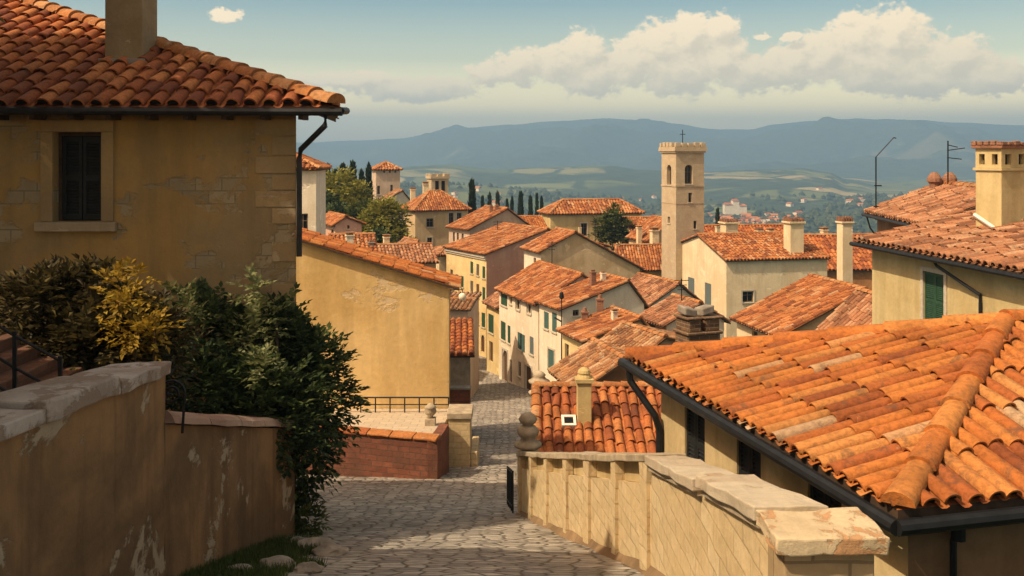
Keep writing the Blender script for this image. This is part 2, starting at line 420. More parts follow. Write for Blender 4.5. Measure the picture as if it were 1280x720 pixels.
def opening(root, pl, h, style, depth, sm=None, surround=None, near=False):
    a, b, c, d = h; w = b - a; sm = sm or M['green']
    name = 'door' if style in 'DA' else 'window'
    mb = MB()
    fw = min(.09, w * .12)
    if style in 'DA':
        mb.on(pl, a + .004, b - .004, c - .02, d - .004, -depth + .01, -depth + .07, 0)
        k = (a + b) / 2; mb.on(pl, k - .015, k + .015, c, d - .05, -depth + .07, -depth + .085, 1)
        if style == 'A':
            o, t, n = pl; r = w / 2; zc = d - r
            q = lambda s, z, off: V((o.x + t.x * s + n.x * off, o.y + t.y * s + n.y * off, z))
            arc = [(k - r * math.cos(math.pi * i / 12), zc + r * math.sin(math.pi * i / 12)) for i in range(13)]
            for i in range(12):
                (x0, z0), (x1, z1) = arc[i], arc[i + 1]
                mb.poly([q(x0, z0, -.01), q(x1, z1, -.01), q(x1, d, -.01), q(x0, d, -.01)], 2, n)
                mb.poly([q(x0, z0, -.01), q(x1, z1, -.01), q(x1, z1, -depth), q(x0, z0, -depth)], 2)
        f = mb.build(name, [M['brownsh'], M['wood'], surround or M['frame']], root)
        if surround:
            s2 = MB(); e = .16
            for A in ((a - e, a, c, d), (b, b + e, c, d), (a - e, b + e, d, d + e)): s2.on(pl, *A, .004, .05)
            s2.build('surround', surround, f)
        return f
    for A in ((a + .003, a + fw, c + .003, d - .003), (b - fw, b - .003, c + .003, d - .003), (a + fw, b - fw, d - fw, d - .003), (a + fw, b - fw, c + .003, c + fw)):
        mb.on(pl, *A, -depth + .03, -depth + .09)
    if style != 's':
        mb.on(pl, (a + b) / 2 - .025, (a + b) / 2 + .025, c + fw, d - fw, -depth + .035, -depth + .08)
        mb.on(pl, a + fw, b - fw, c + (d - c) * .62, c + (d - c) * .62 + .035, -depth + .035, -depth + .08)
    f = mb.build(name, M['sash'] if not near else M['wood'], root)
    p = MB(); p.on(pl, a + .004, b - .004, c + .004, d - .004, -depth + .01, -depth + .035); p.build('pane', M['dark'], f)
    sills = MB(); sills.on(pl, a - .08, b + .08, c - .09, c - .004, -.05 if 0 else .003, .09); sills.build('sill', surround or M['frame'], f)
    if surround:
        s2 = MB(); e = .14
        for A in ((a - e, a - .002, c, d), (b + .002, b + e, c, d), (a - e, b + e, d + .002, d + e)): s2.on(pl, *A, .004, .045)
        s2.build('surround', surround, f)
    k = (a + b) / 2
    leaves = {'s': [(a + .01, k - .006, -.07, -.025), (k + .006, b - .01, -.07, -.025)], 'o': [(a - w * .5, a - .01, .012, .055), (b + .01, b + w * .5, .012, .055)],
              'l': [(a - w * .5, a - .01, .012, .055), (k + .006, b - .01, -.07, -.025)], 'd': []}[style]
    for (x0, x1, o0, o1) in leaves:
        q = MB(); louver(q, pl, x0, x1, c + .01, d - .01, o0, o1, near); q.build('shutter', sm, f)
    return f

def chimney(parent, px, yt, yb, d, wpx, style='slab', mat=None, th=15, dep=None, label=None):
    """a stack standing on a roof: px centre, top and bottom rows, width in pixels"""
    mat = mat or M['cream']; w = wpx / F * d; c = P(px, yt, d); zb = zat(yb, d) - .9; zt = c.z
    u = V((math.cos(R(th)), math.sin(R(th)))); v = V((-u.y, u.x)); dep = dep or w
    w2 = w * .82; d2 = dep * .82
    o = V((c.x, c.y)) - u * w2 / 2 - v * d2 / 2
    mb = MB(); hc = min(.5, w * .45)
    mb.obox(o, u * w2, v * d2, zb, zt - hc)
    e = .09 * w
    mb.obox(o - u * e - v * e, u * (w2 + 2 * e), v * (d2 + 2 * e), zt - hc - .0, zt - hc + .09 * w + .02)
    s = mb.build('chimney', mat, parent, bevel=.012)
    if label: s['label'] = label
    k = MB(); z0 = zt - hc + .09 * w + .022
    if style == 'slab':
        k.obox(o + u * .05 * w + v * .05 * w, u * w2 * .88, v * d2 * .88, z0, zt - .07); k.obox(o - u * e - v * e, u * (w2 + 2 * e), v * (d2 + 2 * e), zt - .068, zt)
    elif style == 'crown':
        n = 4
        for i in range(n):
            for A, B, dd, ee in ((u, v, w2, d2), (v, u, d2, w2)):
                for far in (0, 1):
                    a = o + A * dd * (i + .12) / n + B * (ee * .8 if far else -e * .6)
                    k.obox(a, A * dd * .62 / n, B * ee * .24, z0, zt + rng.uniform(-.05, .05) * w)
        k.obox(o + u * .2 * w2 + v * .2 * d2, u * w2 * .6, v * d2 * .6, z0, zt - .25 * hc)
    elif style == 'pots':
        for i in (.27, .73): k.lathe((*(o + u * w2 * i + v * d2 * .5), z0), [(.2 * w, 0), (.17 * w, (zt - z0) * .7), (.22 * w, (zt - z0) * .75), (.2 * w, zt - z0)], 8)
    k.build('chimney_cap', M['brick'] if style != 'slab' else M['tile_old'], s)
    return s

HOUSES = {}
def house(name, label, px0, d, th, ye, pxL, pxR, zb, roof='gv', apex=None, zr=None, zf=None, ov=.35, g=.2, wall='cream', tile='tile', w=.30, L=.55, det=1,
          wins=(), chims=(), cat='house', group=None, ridge=True, depth=.2, ridgepx=None, gutter=False, a=None, b=None, cornice=None, extra=None, seed=None):
    seed = seed if seed is not None else len(HOUSES) + 1
    u = V((math.cos(R(th)), math.sin(R(th)), 0)); v = V((-u.y, u.x, 0)); O = V((kx(px0) * d, d, 0))
    sol = lambda t, px: (kx(px) * O.y - O.x) / (t.x - kx(px) * t.y)
    b = b or sol(v, pxL); a = a or sol(u, pxR)
    dep = lambda s, t: O.y + s * t.y
    zl = zat(ye, d)
    root = thing(name, (O.x + u.x * a / 2 + v.x * b / 2, O.y + u.y * a / 2 + v.y * b / 2, zb), label, cat, group)
    W3 = lambda s, t, z: V((O.x + u.x * s + v.x * t, O.y + u.y * s + v.y * t, z))
    PL = {'L': (O, v, -u), 'R': (O, u, -v)}
    polys, ridges, gab = [], [], []
    if roof == 'gv':
        ua = apex[0] * a if apex[0] <= 1 else sol(u, apex[0]); zR = zat(apex[1], dep(ua, u)); zrr = zl if zr is None else zat(zr, dep(a, u))
        if ua >= a - .05: ua = a; zrr = zR
        mL = (zR - zl) / ua
        polys.append([W3(-ov, b + g, zl - mL * ov), W3(-ov, -g, zl - mL * ov), W3(ua, -g, zR), W3(ua, b + g, zR)])
        if ua < a:
            mR = (zR - zrr) / (a - ua)
            polys.append([W3(a + ov, -g, zrr - mR * ov), W3(a + ov, b + g, zrr - mR * ov), W3(ua, b + g, zR), W3(ua, -g, zR)])
            ridges.append((W3(ua, -g, zR), W3(ua, b + g, zR)))
        zm = min(zl, zrr)
        for t in (0, b): gab.append(([W3(0, t, zm), W3(0, t, zl), W3(ua, t, zR), W3(a, t, zrr), W3(a, t, zm)], -v if t == 0 else v))
        tops = {'L': zl, 'R': zm, 'B': zm, 'X': zrr}
    elif roof == 'gu':
        va = apex[0] * b if apex[0] <= 1 else sol(v, apex[0]); zR = zat(apex[1], dep(va, v)); zrr = zl if zr is None else zr
        if va >= b - .05: va = b; zrr = zR
        mF = (zR - zl) / va
        polys.append([W3(-g, -ov, zl - mF * ov), W3(a + g, -ov, zl - mF * ov), W3(a + g, va, zR), W3(-g, va, zR)])
        if va < b:
            mB_ = (zR - zrr) / (b - va)
            polys.append([W3(a + g, b + ov, zrr - mB_ * ov), W3(-g, b + ov, zrr - mB_ * ov), W3(-g, va, zR), W3(a + g, va, zR)])
            ridges.append((W3(-g, va, zR), W3(a + g, va, zR)))
        zm = min(zl, zrr)
        for s in (0, a): gab.append(([W3(s, 0, zm), W3(s, 0, zl), W3(s, va, zR), W3(s, b, zrr), W3(s, b, zm)], -u if s == 0 else u))
        tops = {'L': zm, 'R': zl, 'B': zrr, 'X': zm}
    elif roof == 'hip':
        h = min(a, b) / 2; zR = zat(apex[1], O.y + (u.y * a + v.y * b) / 2); p = (zR - zl) / h; ze = zl - p * ov
        A, B, Cc, D = W3(-ov, -ov, ze), W3(a + ov, -ov, ze), W3(a + ov, b + ov, ze), W3(-ov, b + ov, ze)
        if a >= b: r0, r1 = W3(h, h, zR), W3(a - h, h, zR)
        else: r0, r1 = W3(h, h, zR), W3(h, b - h, zR)
        if a >= b: polys += [[A, B, r1, r0], [Cc, D, r0, r1], [D, A, r0], [B, Cc, r1]]; ridges += [(A, r0), (D, r0), (B, r1), (Cc, r1)]
        else: polys += [[A, B, r0], [Cc, D, r1], [D, A, r0, r1], [B, Cc, r1, r0]]; ridges += [(A, r0), (B, r0), (D, r1), (Cc, r1)]
        if (r1 - r0).length > .1: ridges.append((r0, r1))
        tops = dict.fromkeys('LRBX', zl)
    # walls
    holes = {'L': [], 'R': []}; todo = []
    for wn in wins:
        fc, x0, y0, x1, y1, st = wn[:6]; opt = wn[6] if len(wn) > 6 else {}
        t = v if fc == 'L' else u
        sa, sb = sorted((sol(t, x0), sol(t, x1))); dm = dep((sa + sb) / 2, t)
        lim = b if fc == 'L' else a
        sa, sb = max(.12, sa), min(lim - .12, sb); z1, z0 = zat(y0, dm), zat(y1, dm)
        z1 = min(z1, tops[fc] - .08) if not opt.get('gable') else z1
        if sb - sa < .15 or z1 - z0 < .15: continue
        hh = (sa, sb, max(z0, zb + .02), z1); holes[fc].append(hh); todo.append((PL[fc], hh, st, opt))
    mb = MB()
    wall_face(mb, PL['L'], 0, b, zb, tops['L'], holes['L'], depth); wall_face(mb, PL['R'], 0, a, zb, tops['R'], holes['R'], depth)
    wall_face(mb, (W3(a, 0, 0), v, u), 0, b, zb, tops['X'], []); wall_face(mb, (W3(0, b, 0), u, v), 0, a, zb, tops['B'], [])
    for q, n in gab:
        qq = [p for i, p in enumerate(q) if (p - q[i - 1]).length > 1e-4]
        if len(qq) > 2: mb.poly(qq, 0, n)
    mb.build('wall', M[wall] if isinstance(wall, str) else wall, root)
    for pl, hh, st, opt in todo:
        sm = opt.get('m'); sm = M[sm] if sm else None; su = opt.get('s'); su = M[su] if su else None
        opening(root, pl, hh, st, depth, sm, su, opt.get('near', False))
    rf = roof_part(root, polys, ridges if ridge else [], w, L, det, M[tile], None, .10, seed)
    for ch in chims: chimney(rf, *ch[:5], **(ch[5] if len(ch) > 5 else {}))
    if cornice:
        cm = MB(); p = polys[0]
        cm.on(PL['L'], 0, b, zl - .55, zl - .35, .004, .12); cm.on(PL['L'], 0, b, zl - .35, zl - .12, .004, .22); cm.build('cornice', M['frame'], root)
    if gutter:
        for q in polys[:gutter if isinstance(gutter, int) else 1]:
            gm = MB(); A, B = V(q[0]), V(q[1]); off = (A - (V(q[-1]) if len(q) > 3 else V(q[2]))); off.z = 0; off.normalize()
            gm.tube([A + off * .07 + V((0, 0, .03)), B + off * .07 + V((0, 0, .03))], .075, 8); gm.build('gutter', M['gutter'], root)
    print('HOUSE', px0, label[:50], 'a %.1f b %.1f' % (a, b), 'rise %.2f' % (zR - zl))
    HOUSES[name + str(len(HOUSES))] = root
    info = dict(root=root, O=O, u=u, v=v, a=a, b=b, W3=W3, zl=zl, roof=rf, polys=polys, PL=PL, sol=sol)
    return info
# ------------------------------------------------------------------ camera, sun, sky
cam = bpy.data.cameras.new('camera'); camo = bpy.data.objects.new('camera', cam); C.objects.link(camo)
cam.sensor_width = 36; cam.lens = 36 * F / 1280; cam.shift_y = -(360 - YH) / 1280; cam.clip_start = .1; cam.clip_end = 40000
camo.rotation_euler = (R(90), 0, 0); bpy.context.scene.camera = camo
SUN_EL, SUN_AZ = R(50), math.atan2(-.86, -.51)          # azimuth measured from +Y towards +X
to_sun = V((math.sin(SUN_AZ) * math.cos(SUN_EL), math.cos(SUN_AZ) * math.cos(SUN_EL), math.sin(SUN_EL)))
sl = bpy.data.lights.new('sun', 'SUN'); sl.energy = 4.4; sl.angle = R(.6); sl.color = (1, .80, .54)
so = bpy.data.objects.new('sun', sl); C.objects.link(so); so.rotation_euler = to_sun.to_track_quat('Z', 'Y').to_euler()
scn = bpy.context.scene
scn.view_settings.view_transform = 'Standard'; scn.view_settings.look = 'None'; scn.view_settings.exposure = .35; scn.view_settings.gamma = 1
scn.render.engine = 'CYCLES'; scn.cycles.use_denoising = True
scn.cycles.max_bounces = 6; scn.cycles.diffuse_bounces = 3; scn.cycles.volume_bounces = 0; scn.cycles.transparent_max_bounces = 6
scn.cycles.caustics_reflective = False; scn.cycles.caustics_refractive = False

def make_world():
    wd = bpy.data.worlds.new('World'); scn.world = wd; wd.use_nodes = True
    t = wd.node_tree; bg = t.nodes['Background']
    N = lambda typ, **k: (lambda x: [setattr(x, a, b) for a, b in k.items()] and x or x)(t.nodes.new(typ))
    def mth(tr, op, a, b=None, c=None, clamp=False):
        x = tr.nodes.new('ShaderNodeMath'); x.operation = op; x.use_clamp = clamp
        for s_, v_ in zip(x.inputs, (a, b, c)):
            if v_ is None: continue
            if isinstance(v_, bpy.types.NodeSocket): tr.links.new(v_, s_)
            else: s_.default_value = v_
        return x.outputs[0]
    sky = N('ShaderNodeTexSky'); sky.sky_type = 'NISHITA'; sky.sun_disc = False
    sky.sun_elevation = SUN_EL; sky.sun_rotation = SUN_AZ; sky.altitude = 300; sky.air_density = 1.0; sky.dust_density = 2.0; sky.ozone_density = 1.0
    # cloud density: puffs placed by azimuth and elevation (degrees), broken up by noise
    puffs = [(612, 92, 34, 16), (650, 84, 42, 26), (690, 78, 34, 26), (728, 66, 34, 32), (742, 96, 50, 30), (790, 80, 40, 34), (822, 58, 40, 36), (862, 44, 34, 34), (900, 36, 30, 24),
             (850, 88, 60, 38), (905, 74, 34, 34), (940, 90, 50, 28), (985, 84, 46, 30), (1030, 70, 44, 38), (1072, 50, 40, 40), (1120, 44, 42, 38), (1095, 84, 60, 38), (1190, 72, 42, 32), (1240, 96, 50, 26),
             (1150, 100, 60, 26), (280, 20, 24, 9), (430, 100, 70, 14), (520, 112, 90, 16), (990, 46, 16, 6), (955, 44, 12, 6)]
    gt = bpy.data.node_groups.new('cloud_density', 'ShaderNodeTree')
    gt.interface.new_socket('az', in_out='INPUT', socket_type='NodeSocketFloat'); gt.interface.new_socket('el', in_out='INPUT', socket_type='NodeSocketFloat')
    gt.interface.new_socket('d', in_out='OUTPUT', socket_type='NodeSocketFloat')
    gi, go = gt.nodes.new('NodeGroupInput'), gt.nodes.new('NodeGroupOutput')
    cv = gt.nodes.new('ShaderNodeCombineXYZ'); gt.links.new(gi.outputs[0], cv.inputs[0]); gt.links.new(gi.outputs[1], cv.inputs[1])
    def nz(scale, det, rough, dist=0.0):
        x = gt.nodes.new('ShaderNodeTexNoise'); x.inputs['Scale'].default_value = scale; x.inputs['Detail'].default_value = det; x.inputs['Roughness'].default_value = rough; x.inputs['Distortion'].default_value = dist
        mp = gt.nodes.new('ShaderNodeMapping'); mp.inputs['Scale'].default_value = (1, 1.35, 1); gt.links.new(cv.outputs[0], mp.inputs[0]); gt.links.new(mp.outputs[0], x.inputs['Vector'])
        return x
    wn = nz(.9, 4, .6); sp = gt.nodes.new('ShaderNodeSeparateColor'); gt.links.new(wn.outputs['Color'], sp.inputs[0])
    azw = mth(gt, 'ADD', gi.outputs[0], mth(gt, 'MULTIPLY', mth(gt, 'SUBTRACT', sp.outputs[0], .5), 1.6))
    elw = mth(gt, 'ADD', gi.outputs[1], mth(gt, 'MULTIPLY', mth(gt, 'SUBTRACT', sp.outputs[1], .5), 1.0))
    acc = None
    for (px, py, rx, ry) in puffs:
        a = math.degrees(math.atan2(px - CX, F)); e = math.degrees(math.atan2((YH - py), math.hypot(F, px - CX))); kk = math.degrees(1 / F) * 1.08
        dx = mth(gt, 'MULTIPLY', mth(gt, 'SUBTRACT', azw, a), 1 / (rx * kk)); dy = mth(gt, 'MULTIPLY', mth(gt, 'SUBTRACT', elw, e), 1 / (ry * kk))
        q = mth(gt, 'SUBTRACT', 1.0, mth(gt, 'SQRT', mth(gt, 'ADD', mth(gt, 'MULTIPLY', dx, dx), mth(gt, 'MULTIPLY', dy, dy))))
        acc = q if acc is None else mth(gt, 'SMOOTH_MAX', acc, q, .22)
    n1 = nz(1.1, 7, .6, .3); n2 = nz(3.4, 6, .62)
    dd = mth(gt, 'ADD', acc, mth(gt, 'MULTIPLY', mth(gt, 'SUBTRACT', n1.outputs['Fac'], .52), 1.15))
    dd = mth(gt, 'ADD', dd, mth(gt, 'MULTIPLY', mth(gt, 'SUBTRACT', n2.outputs['Fac'], .5), .45))
    gt.links.new(dd, go.inputs[0])
    tc = N('ShaderNodeTexCoord'); sx = N('ShaderNodeSeparateXYZ'); t.links.new(tc.outputs['Generated'], sx.inputs[0])
    az = mth(t, 'MULTIPLY', mth(t, 'ARCTAN2', sx.outputs[0], sx.outputs[1]), 57.2958); el = mth(t, 'MULTIPLY', mth(t, 'ARCSINE', sx.outputs[2]), 57.2958)
    g1 = N('ShaderNodeGroup'); g1.node_tree = gt; t.links.new(az, g1.inputs[0]); t.links.new(el, g1.inputs[1])
    g2 = N('ShaderNodeGroup'); g2.node_tree = gt; t.links.new(mth(t, 'ADD', az, -.35), g2.inputs[0]); t.links.new(mth(t, 'ADD', el, .5), g2.inputs[1])
    mr = N('ShaderNodeMapRange'); mr.interpolation_type = 'SMOOTHSTEP'; t.links.new(g1.outputs[0], mr.inputs[0]); mr.inputs[1].default_value = .02; mr.inputs[2].default_value = .32
    mr.inputs[4].default_value = .88
    lit = mth(t, 'ADD', mth(t, 'MULTIPLY', mth(t, 'SUBTRACT', g1.outputs[0], g2.outputs[0]), 1.1), .48, clamp=True)
    low = N('ShaderNodeMapRange'); t.links.new(el, low.inputs[0]); low.inputs[1].default_value = 3.2; low.inputs[2].default_value = 6.6
    lit = mth(t, 'MULTIPLY', lit, mth(t, 'MULTIPLY_ADD', low.outputs[0], .35, .75), clamp=True)
    cr = N('ShaderNodeValToRGB'); t.links.new(lit, cr.inputs[0])
    cr.color_ramp.elements[0].position = .12; cr.color_ramp.elements[0].color = (*CLOUD_DARK, 1); cr.color_ramp.elements[1].position = .75; cr.color_ramp.elements[1].color = (*CLOUD_LIT, 1)
    # the sky itself, tinted by elevation; unseen upper part boosted warm to fill shade
    mx0 = N('ShaderNodeMix', data_type='RGBA', blend_type='MULTIPLY'); mx0.inputs['Factor'].default_value = 1
    t.links.new(sky.outputs[0], mx0.inputs['A'])
    tint = N('ShaderNodeValToRGB'); er = N('ShaderNodeMapRange'); t.links.new(el, er.inputs[0]); er.inputs[1].default_value = 0; er.inputs[2].default_value = 36
    t.links.new(er.outputs[0], tint.inputs[0]); e = tint.color_ramp.elements
    e[0].position = 0; e[0].color = (*TINT_LOW, 1); e[1].position = 1; e[1].color = (*TINT_TOP, 1)
    for p_, c_ in ((.075, TINT_LOW), (.15, TINT_MID), (.24, TINT_HIGH)): q = e.new(p_); q.color = (*c_, 1)
    t.links.new(tint.outputs[0], mx0.inputs['B'])
    mx = N('ShaderNodeMix', data_type='RGBA'); t.links.new(mr.outputs[0], mx.inputs['Factor'])
    res = lambda m: next(o for o in m.outputs if o.type == 'RGBA')
    t.links.new(res(mx0), mx.inputs['A']); t.links.new(cr.outputs[0], mx.inputs['B'])
    t.links.new(res(mx), bg.inputs['Color']); bg.inputs['Strength'].default_value = .15
CLOUD_LIT, CLOUD_DARK = (8.8, 6.6, 4.0), (6.3, 4.8, 3.1)
TINT_LOW, TINT_MID, TINT_HIGH, TINT_TOP = (3.7, 2.4, 1.12), (1.5, 1.14, .68), (.64, .68, .56), (2.25, 1.34, .66)
make_world()

# ------------------------------------------------------------------ ground, road, hills
ZP = [(-60, -1.7), (0, -1.7), (24, -8.9), (34, -11.4), (45.6, -13.7), (67, -16.9), (88, -19.0), (115, -20.6), (160, -24), (260, -40), (450, -70), (700, -92), (1000, -101), (3000, -104)]
def zprof(y):
    f = lambda q: lerp(*[(b, d) for (a, b), (c, d) in [(ZP[i], ZP[i + 1])]][0], (q - ZP[i][0]) / (ZP[i + 1][0] - ZP[i][0])) if False else None
    for (a, b), (c, d) in zip(ZP, ZP[1:]):
        if y <= c: return b + (d - b) * max(0, (y - a)) / (c - a)
    return ZP[-1][1]
def zr(y): return sum(zprof(y + k) for k in (-2.5, -1.2, 0, 1.2, 2.5)) / 5
def hill_bump(x, y): return 12 * math.exp(-((x + 34) / 15) ** 2 - ((y - 142) / 34) ** 2)
def gz(x, y):
    r = math.hypot(x, y); q = y if y > 0 else 0
    t = min(1, max(0, (r - 80) / 60)); q = lerp(q, max(q, r), t)
    return zprof(q) - .35 + hill_bump(x, y) + (noise.noise(V((x * .004, y * .004, 3))) * 14 * min(1, max(0, (r - 250) / 400)))

def polar(name, r0, r1, nr, fn, mat, amin, amax, na, full=False):
    vs, fs = [], []
    for i in range(nr + 1):
        r = r0 * (r1 / r0) ** (i / nr)
        for j in range(na + 1):
            a = R(lerp(amin, amax, j / na)); x, y = r * math.sin(a), r * math.cos(a); vs.append((x, y, fn(x, y, math.degrees(a), r)))
    for i in range(nr):
        for j in range(na):
            k = i * (na + 1) + j; fs.append((k, k + 1, k + na + 2, k + na + 1))
    me = bpy.data.meshes.new(name); me.from_pydata(vs, [], fs); me.materials.append(mat); me.polygons.foreach_set('use_smooth', [True] * len(fs))
    o = bpy.data.objects.new(name, me); C.objects.link(o); return tag(o, kind='structure')

def land_mat(name, forest, fields, wood_at=.5, scale=.0016, cell=.0045, mount=False):
    m = NT(name); w = m.co('World', (1, 1, 0)); n = m.noise(w, scale, 8, .62, .5)
    vo = m.n('ShaderNodeTexVoronoi'); vo.inputs['Scale'].default_value = cell; vo.inputs['Randomness'].default_value = .9
    wd = m.n('ShaderNodeTexNoise'); wd.inputs['Scale'].default_value = .006; wd.inputs['Detail'].default_value = 3; m.l(w, wd.inputs['Vector'])
    ad = m.n('ShaderNodeVectorMath', operation='MULTIPLY_ADD'); m.l(wd.outputs['Color'], ad.inputs[0]); ad.inputs[1].default_value = (90, 90, 0); m.l(w, ad.inputs[2])
    m.l(ad.outputs[0], vo.inputs['Vector']); sp = m.n('ShaderNodeSeparateColor'); m.l(vo.outputs['Color'], sp.inputs[0])
    fc = m.ramp(sp.outputs[0], fields, 'CONSTANT')
    ve = m.n('ShaderNodeTexVoronoi', feature='DISTANCE_TO_EDGE'); ve.inputs['Scale'].default_value = cell; ve.inputs['Randomness'].default_value = .9; m.l(ad.outputs[0], ve.inputs['Vector'])
    hedge = m.ramp(ve.outputs['Distance'], [(.03, 1.0), (.06, 0.0)])
    fo = m.mix(m.ramp(m.noise(w, .02, 6, .7), [(.35, 0.0), (.65, 1.0)]), sc(forest, .6), sc(forest, 1.5))
    fac = m.math('MAXIMUM', m.ramp(n, [(wood_at - .02, 1.0), (wood_at + .02, 0.0)]), hedge)
    m.col(m.mix(fac, fc, fo)); m.bump(m.noise(w, .03, 6, .7), 1.0, 6 if not mount else 20)
    return m.mat
M['grassland'] = land_mat('valley_fields', (.028, .045, .02), [(0, (.11, .13, .045)), (.3, (.20, .19, .075)), (.55, (.08, .11, .035)), (.75, (.30, .25, .12)), (.9, (.15, .17, .06))], .50)
M['mount'] = land_mat('mountain_slopes', (.045, .06, .03), [(0, (.10, .11, .05)), (.5, (.15, .14, .07))], .60, .0007, .0012, True)

polar('ground', 1.5, 1100, 90, lambda x, y, a, r: gz(x, y), M['grassland'], -180, 180, 240)
RA = [(150, 216), (380, 214), (500, 209), (560, 206), (620, 212), (690, 209), (760, 207), (800, 212), (880, 214), (960, 212), (1000, 210), (1035, 214), (1060, 225), (1120, 236), (1280, 236), (1500, 230)]
RB = [(150, 236), (380, 236), (500, 233), (580, 232), (640, 240), (720, 250), (800, 262), (860, 262), (900, 256), (960, 262), (1040, 256), (1100, 252), (1200, 246), (1500, 240)]
MT = [(-300, 170), (150, 190), (300, 182), (370, 178), (440, 176), (500, 173), (545, 166), (580, 160), (640, 156), (700, 151), (760, 148), (800, 150), (840, 155), (900, 162), (935, 163), (970, 156), (1010, 153), (1060, 151), (1100, 154), (1150, 153), (1200, 157), (1280, 160), (1500, 165), (2000, 175)]
def pxof(a): return CX + F * math.tan(R(max(-60, min(60, a))))
def hills_z(x, y, a, r):
    px = pxof(a); za = zat(pl_interp(RA, px), 3000); zb = zat(pl_interp(RB, px), 1800)
    base = -102 + 10 * noise.noise(V((x * .002, y * .002, 1)))
    A = math.exp(-((r - 3000) / 620) ** 2); B = math.exp(-((r - 1800) / 330) ** 2)
    z = max(base, base + (za - base) * A, base + (zb - base) * B)
    return z + 9 * noise.fractal(V((x * .003, y * .003, 7)), .9, 2.0, 5) * (1 - A * .6)
polar('hills', 1050, 4300, 130, hills_z, M['grassland'], -42, 42, 340)
def mount_z(x, y, a, r):
    zt = zat(pl_interp(MT, pxof(a)), 7200); t = min(1, max(0, (r - 3900) / 3300))
    if r > 7200: t = max(0, 1 - (r - 7200) / 2500)
    k = t * t * (3 - 2 * t) * .5 + t * .5
    f = noise.ridged_multi_fractal(V((x * .0007, y * .0007, 2)), 1.0, 2.1, 6, 1.0, 2.0) - 1.2
    return lerp(-110, zt, k) + f * 210 * (4 * t * (1 - t)) ** 2 * (1 if r < 7200 else 0) + (5 * noise.fractal(V((a * .5, 1.3, 2)), 1, 2, 4) if r > 6900 else 0)
polar('mountains', 3900, 9500, 110, mount_z, M['mount'], -42, 42, 340)

def haze():
    mb = MB(); mb.box(-9800, 9800, -700, 9800, -260, 340)
    m = bpy.data.materials.new('haze_air'); m.use_nodes = True; t = m.node_tree
    for n in list(t.nodes):
        if n.type != 'OUTPUT_MATERIAL': t.nodes.remove(n)
    v = t.nodes.new('ShaderNodeVolumePrincipled'); v.inputs['Color'].default_value = (.34, .62, 1.0, 1); v.inputs['Density'].default_value = HAZE; v.inputs['Anisotropy'].default_value = .1
    t.links.new(v.outputs[0], next(n for n in t.nodes if n.type == 'OUTPUT_MATERIAL').inputs['Volume'])
    tag(mb.build('haze', m), kind='stuff')
HAZE = 2.7e-4
haze()

# cobbled street
RD = [(-2, -4.6, 2.6), (6, -4.4, 2.5), (13, -4.3, 2.1), (19, -4.3, 1.3), (21, -5.5, 1.0), (24, -10, .5), (33, -11, .35), (36, -9, .3), (40, -4, .3), (46, -6, .7), (56, -9, 1.4), (64, -10, 3.4), (70, -11, 2.2), (77, -11, -.4), (85, -12, -1.6), (92, -14, -2.0), (100, -16, -5.5), (108, -22, -11)]
def road_mat():
    m = NT('street_cobbles'); uv = m.co('UV', (1, 1, 1))
    wn = m.n('ShaderNodeTexNoise'); wn.inputs['Scale'].default_value = 1.1; wn.inputs['Detail'].default_value = 4; m.l(uv, wn.inputs['Vector'])
    ad = m.n('ShaderNodeVectorMath', operation='MULTIPLY_ADD'); m.l(wn.outputs['Color'], ad.inputs[0]); ad.inputs[1].default_value = (.25, .25, 0); m.l(uv, ad.inputs[2])
    mp = m.n('ShaderNodeMapping'); mp.inputs['Scale'].default_value = (2.8, 4.2, 1); m.l(ad.outputs[0], mp.inputs['Vector'])
    vo = m.n('ShaderNodeTexVoronoi', voronoi_dimensions='2D'); vo.inputs['Scale'].default_value = 1; vo.inputs['Randomness'].default_value = .72; m.l(mp.outputs[0], vo.inputs['Vector'])
    ve = m.n('ShaderNodeTexVoronoi', voronoi_dimensions='2D', feature='DISTANCE_TO_EDGE'); ve.inputs['Scale'].default_value = 1; ve.inputs['Randomness'].default_value = .72; m.l(mp.outputs[0], ve.inputs['Vector'])
    sp = m.n('ShaderNodeSeparateColor'); m.l(vo.outputs['Color'], sp.inputs[0])
    st = m.ramp(sp.outputs[0], [(0, (.27, .245, .22)), (.35, (.37, .335, .29)), (.7, (.46, .42, .36)), (1, (.56, .51, .44))])
    w = m.co('World'); n1 = m.noise(w, .5, 5, .6); n2 = m.noise(w, 6, 6, .7)
    gap = m.ramp(ve.outputs['Distance'], [(.03, 0.0), (.10, 1.0)])
    c = m.mix(gap, (.15, .13, .105), st)
    c = m.mix(.5, c, m.ramp(n1, [(.40, .55), (.58, 1.0)]), 'MULTIPLY')
    c = m.mix(.5, c, m.ramp(n2, [(.36, .45), (.6, 1.0)]), 'MULTIPLY'); m.col(c); m.bs.inputs['Roughness'].default_value = .68
    h = m.ramp(ve.outputs['Distance'], [(.0, 0.0), (.16, .8), (.5, 1.0)])
    m.bump(m.math('ADD', m.math('ADD', h, m.math('MULTIPLY', sp.outputs[1], .35)), m.math('MULTIPLY', n2, .5)), .9, .06)
    return m.mat
M['road'] = road_mat()
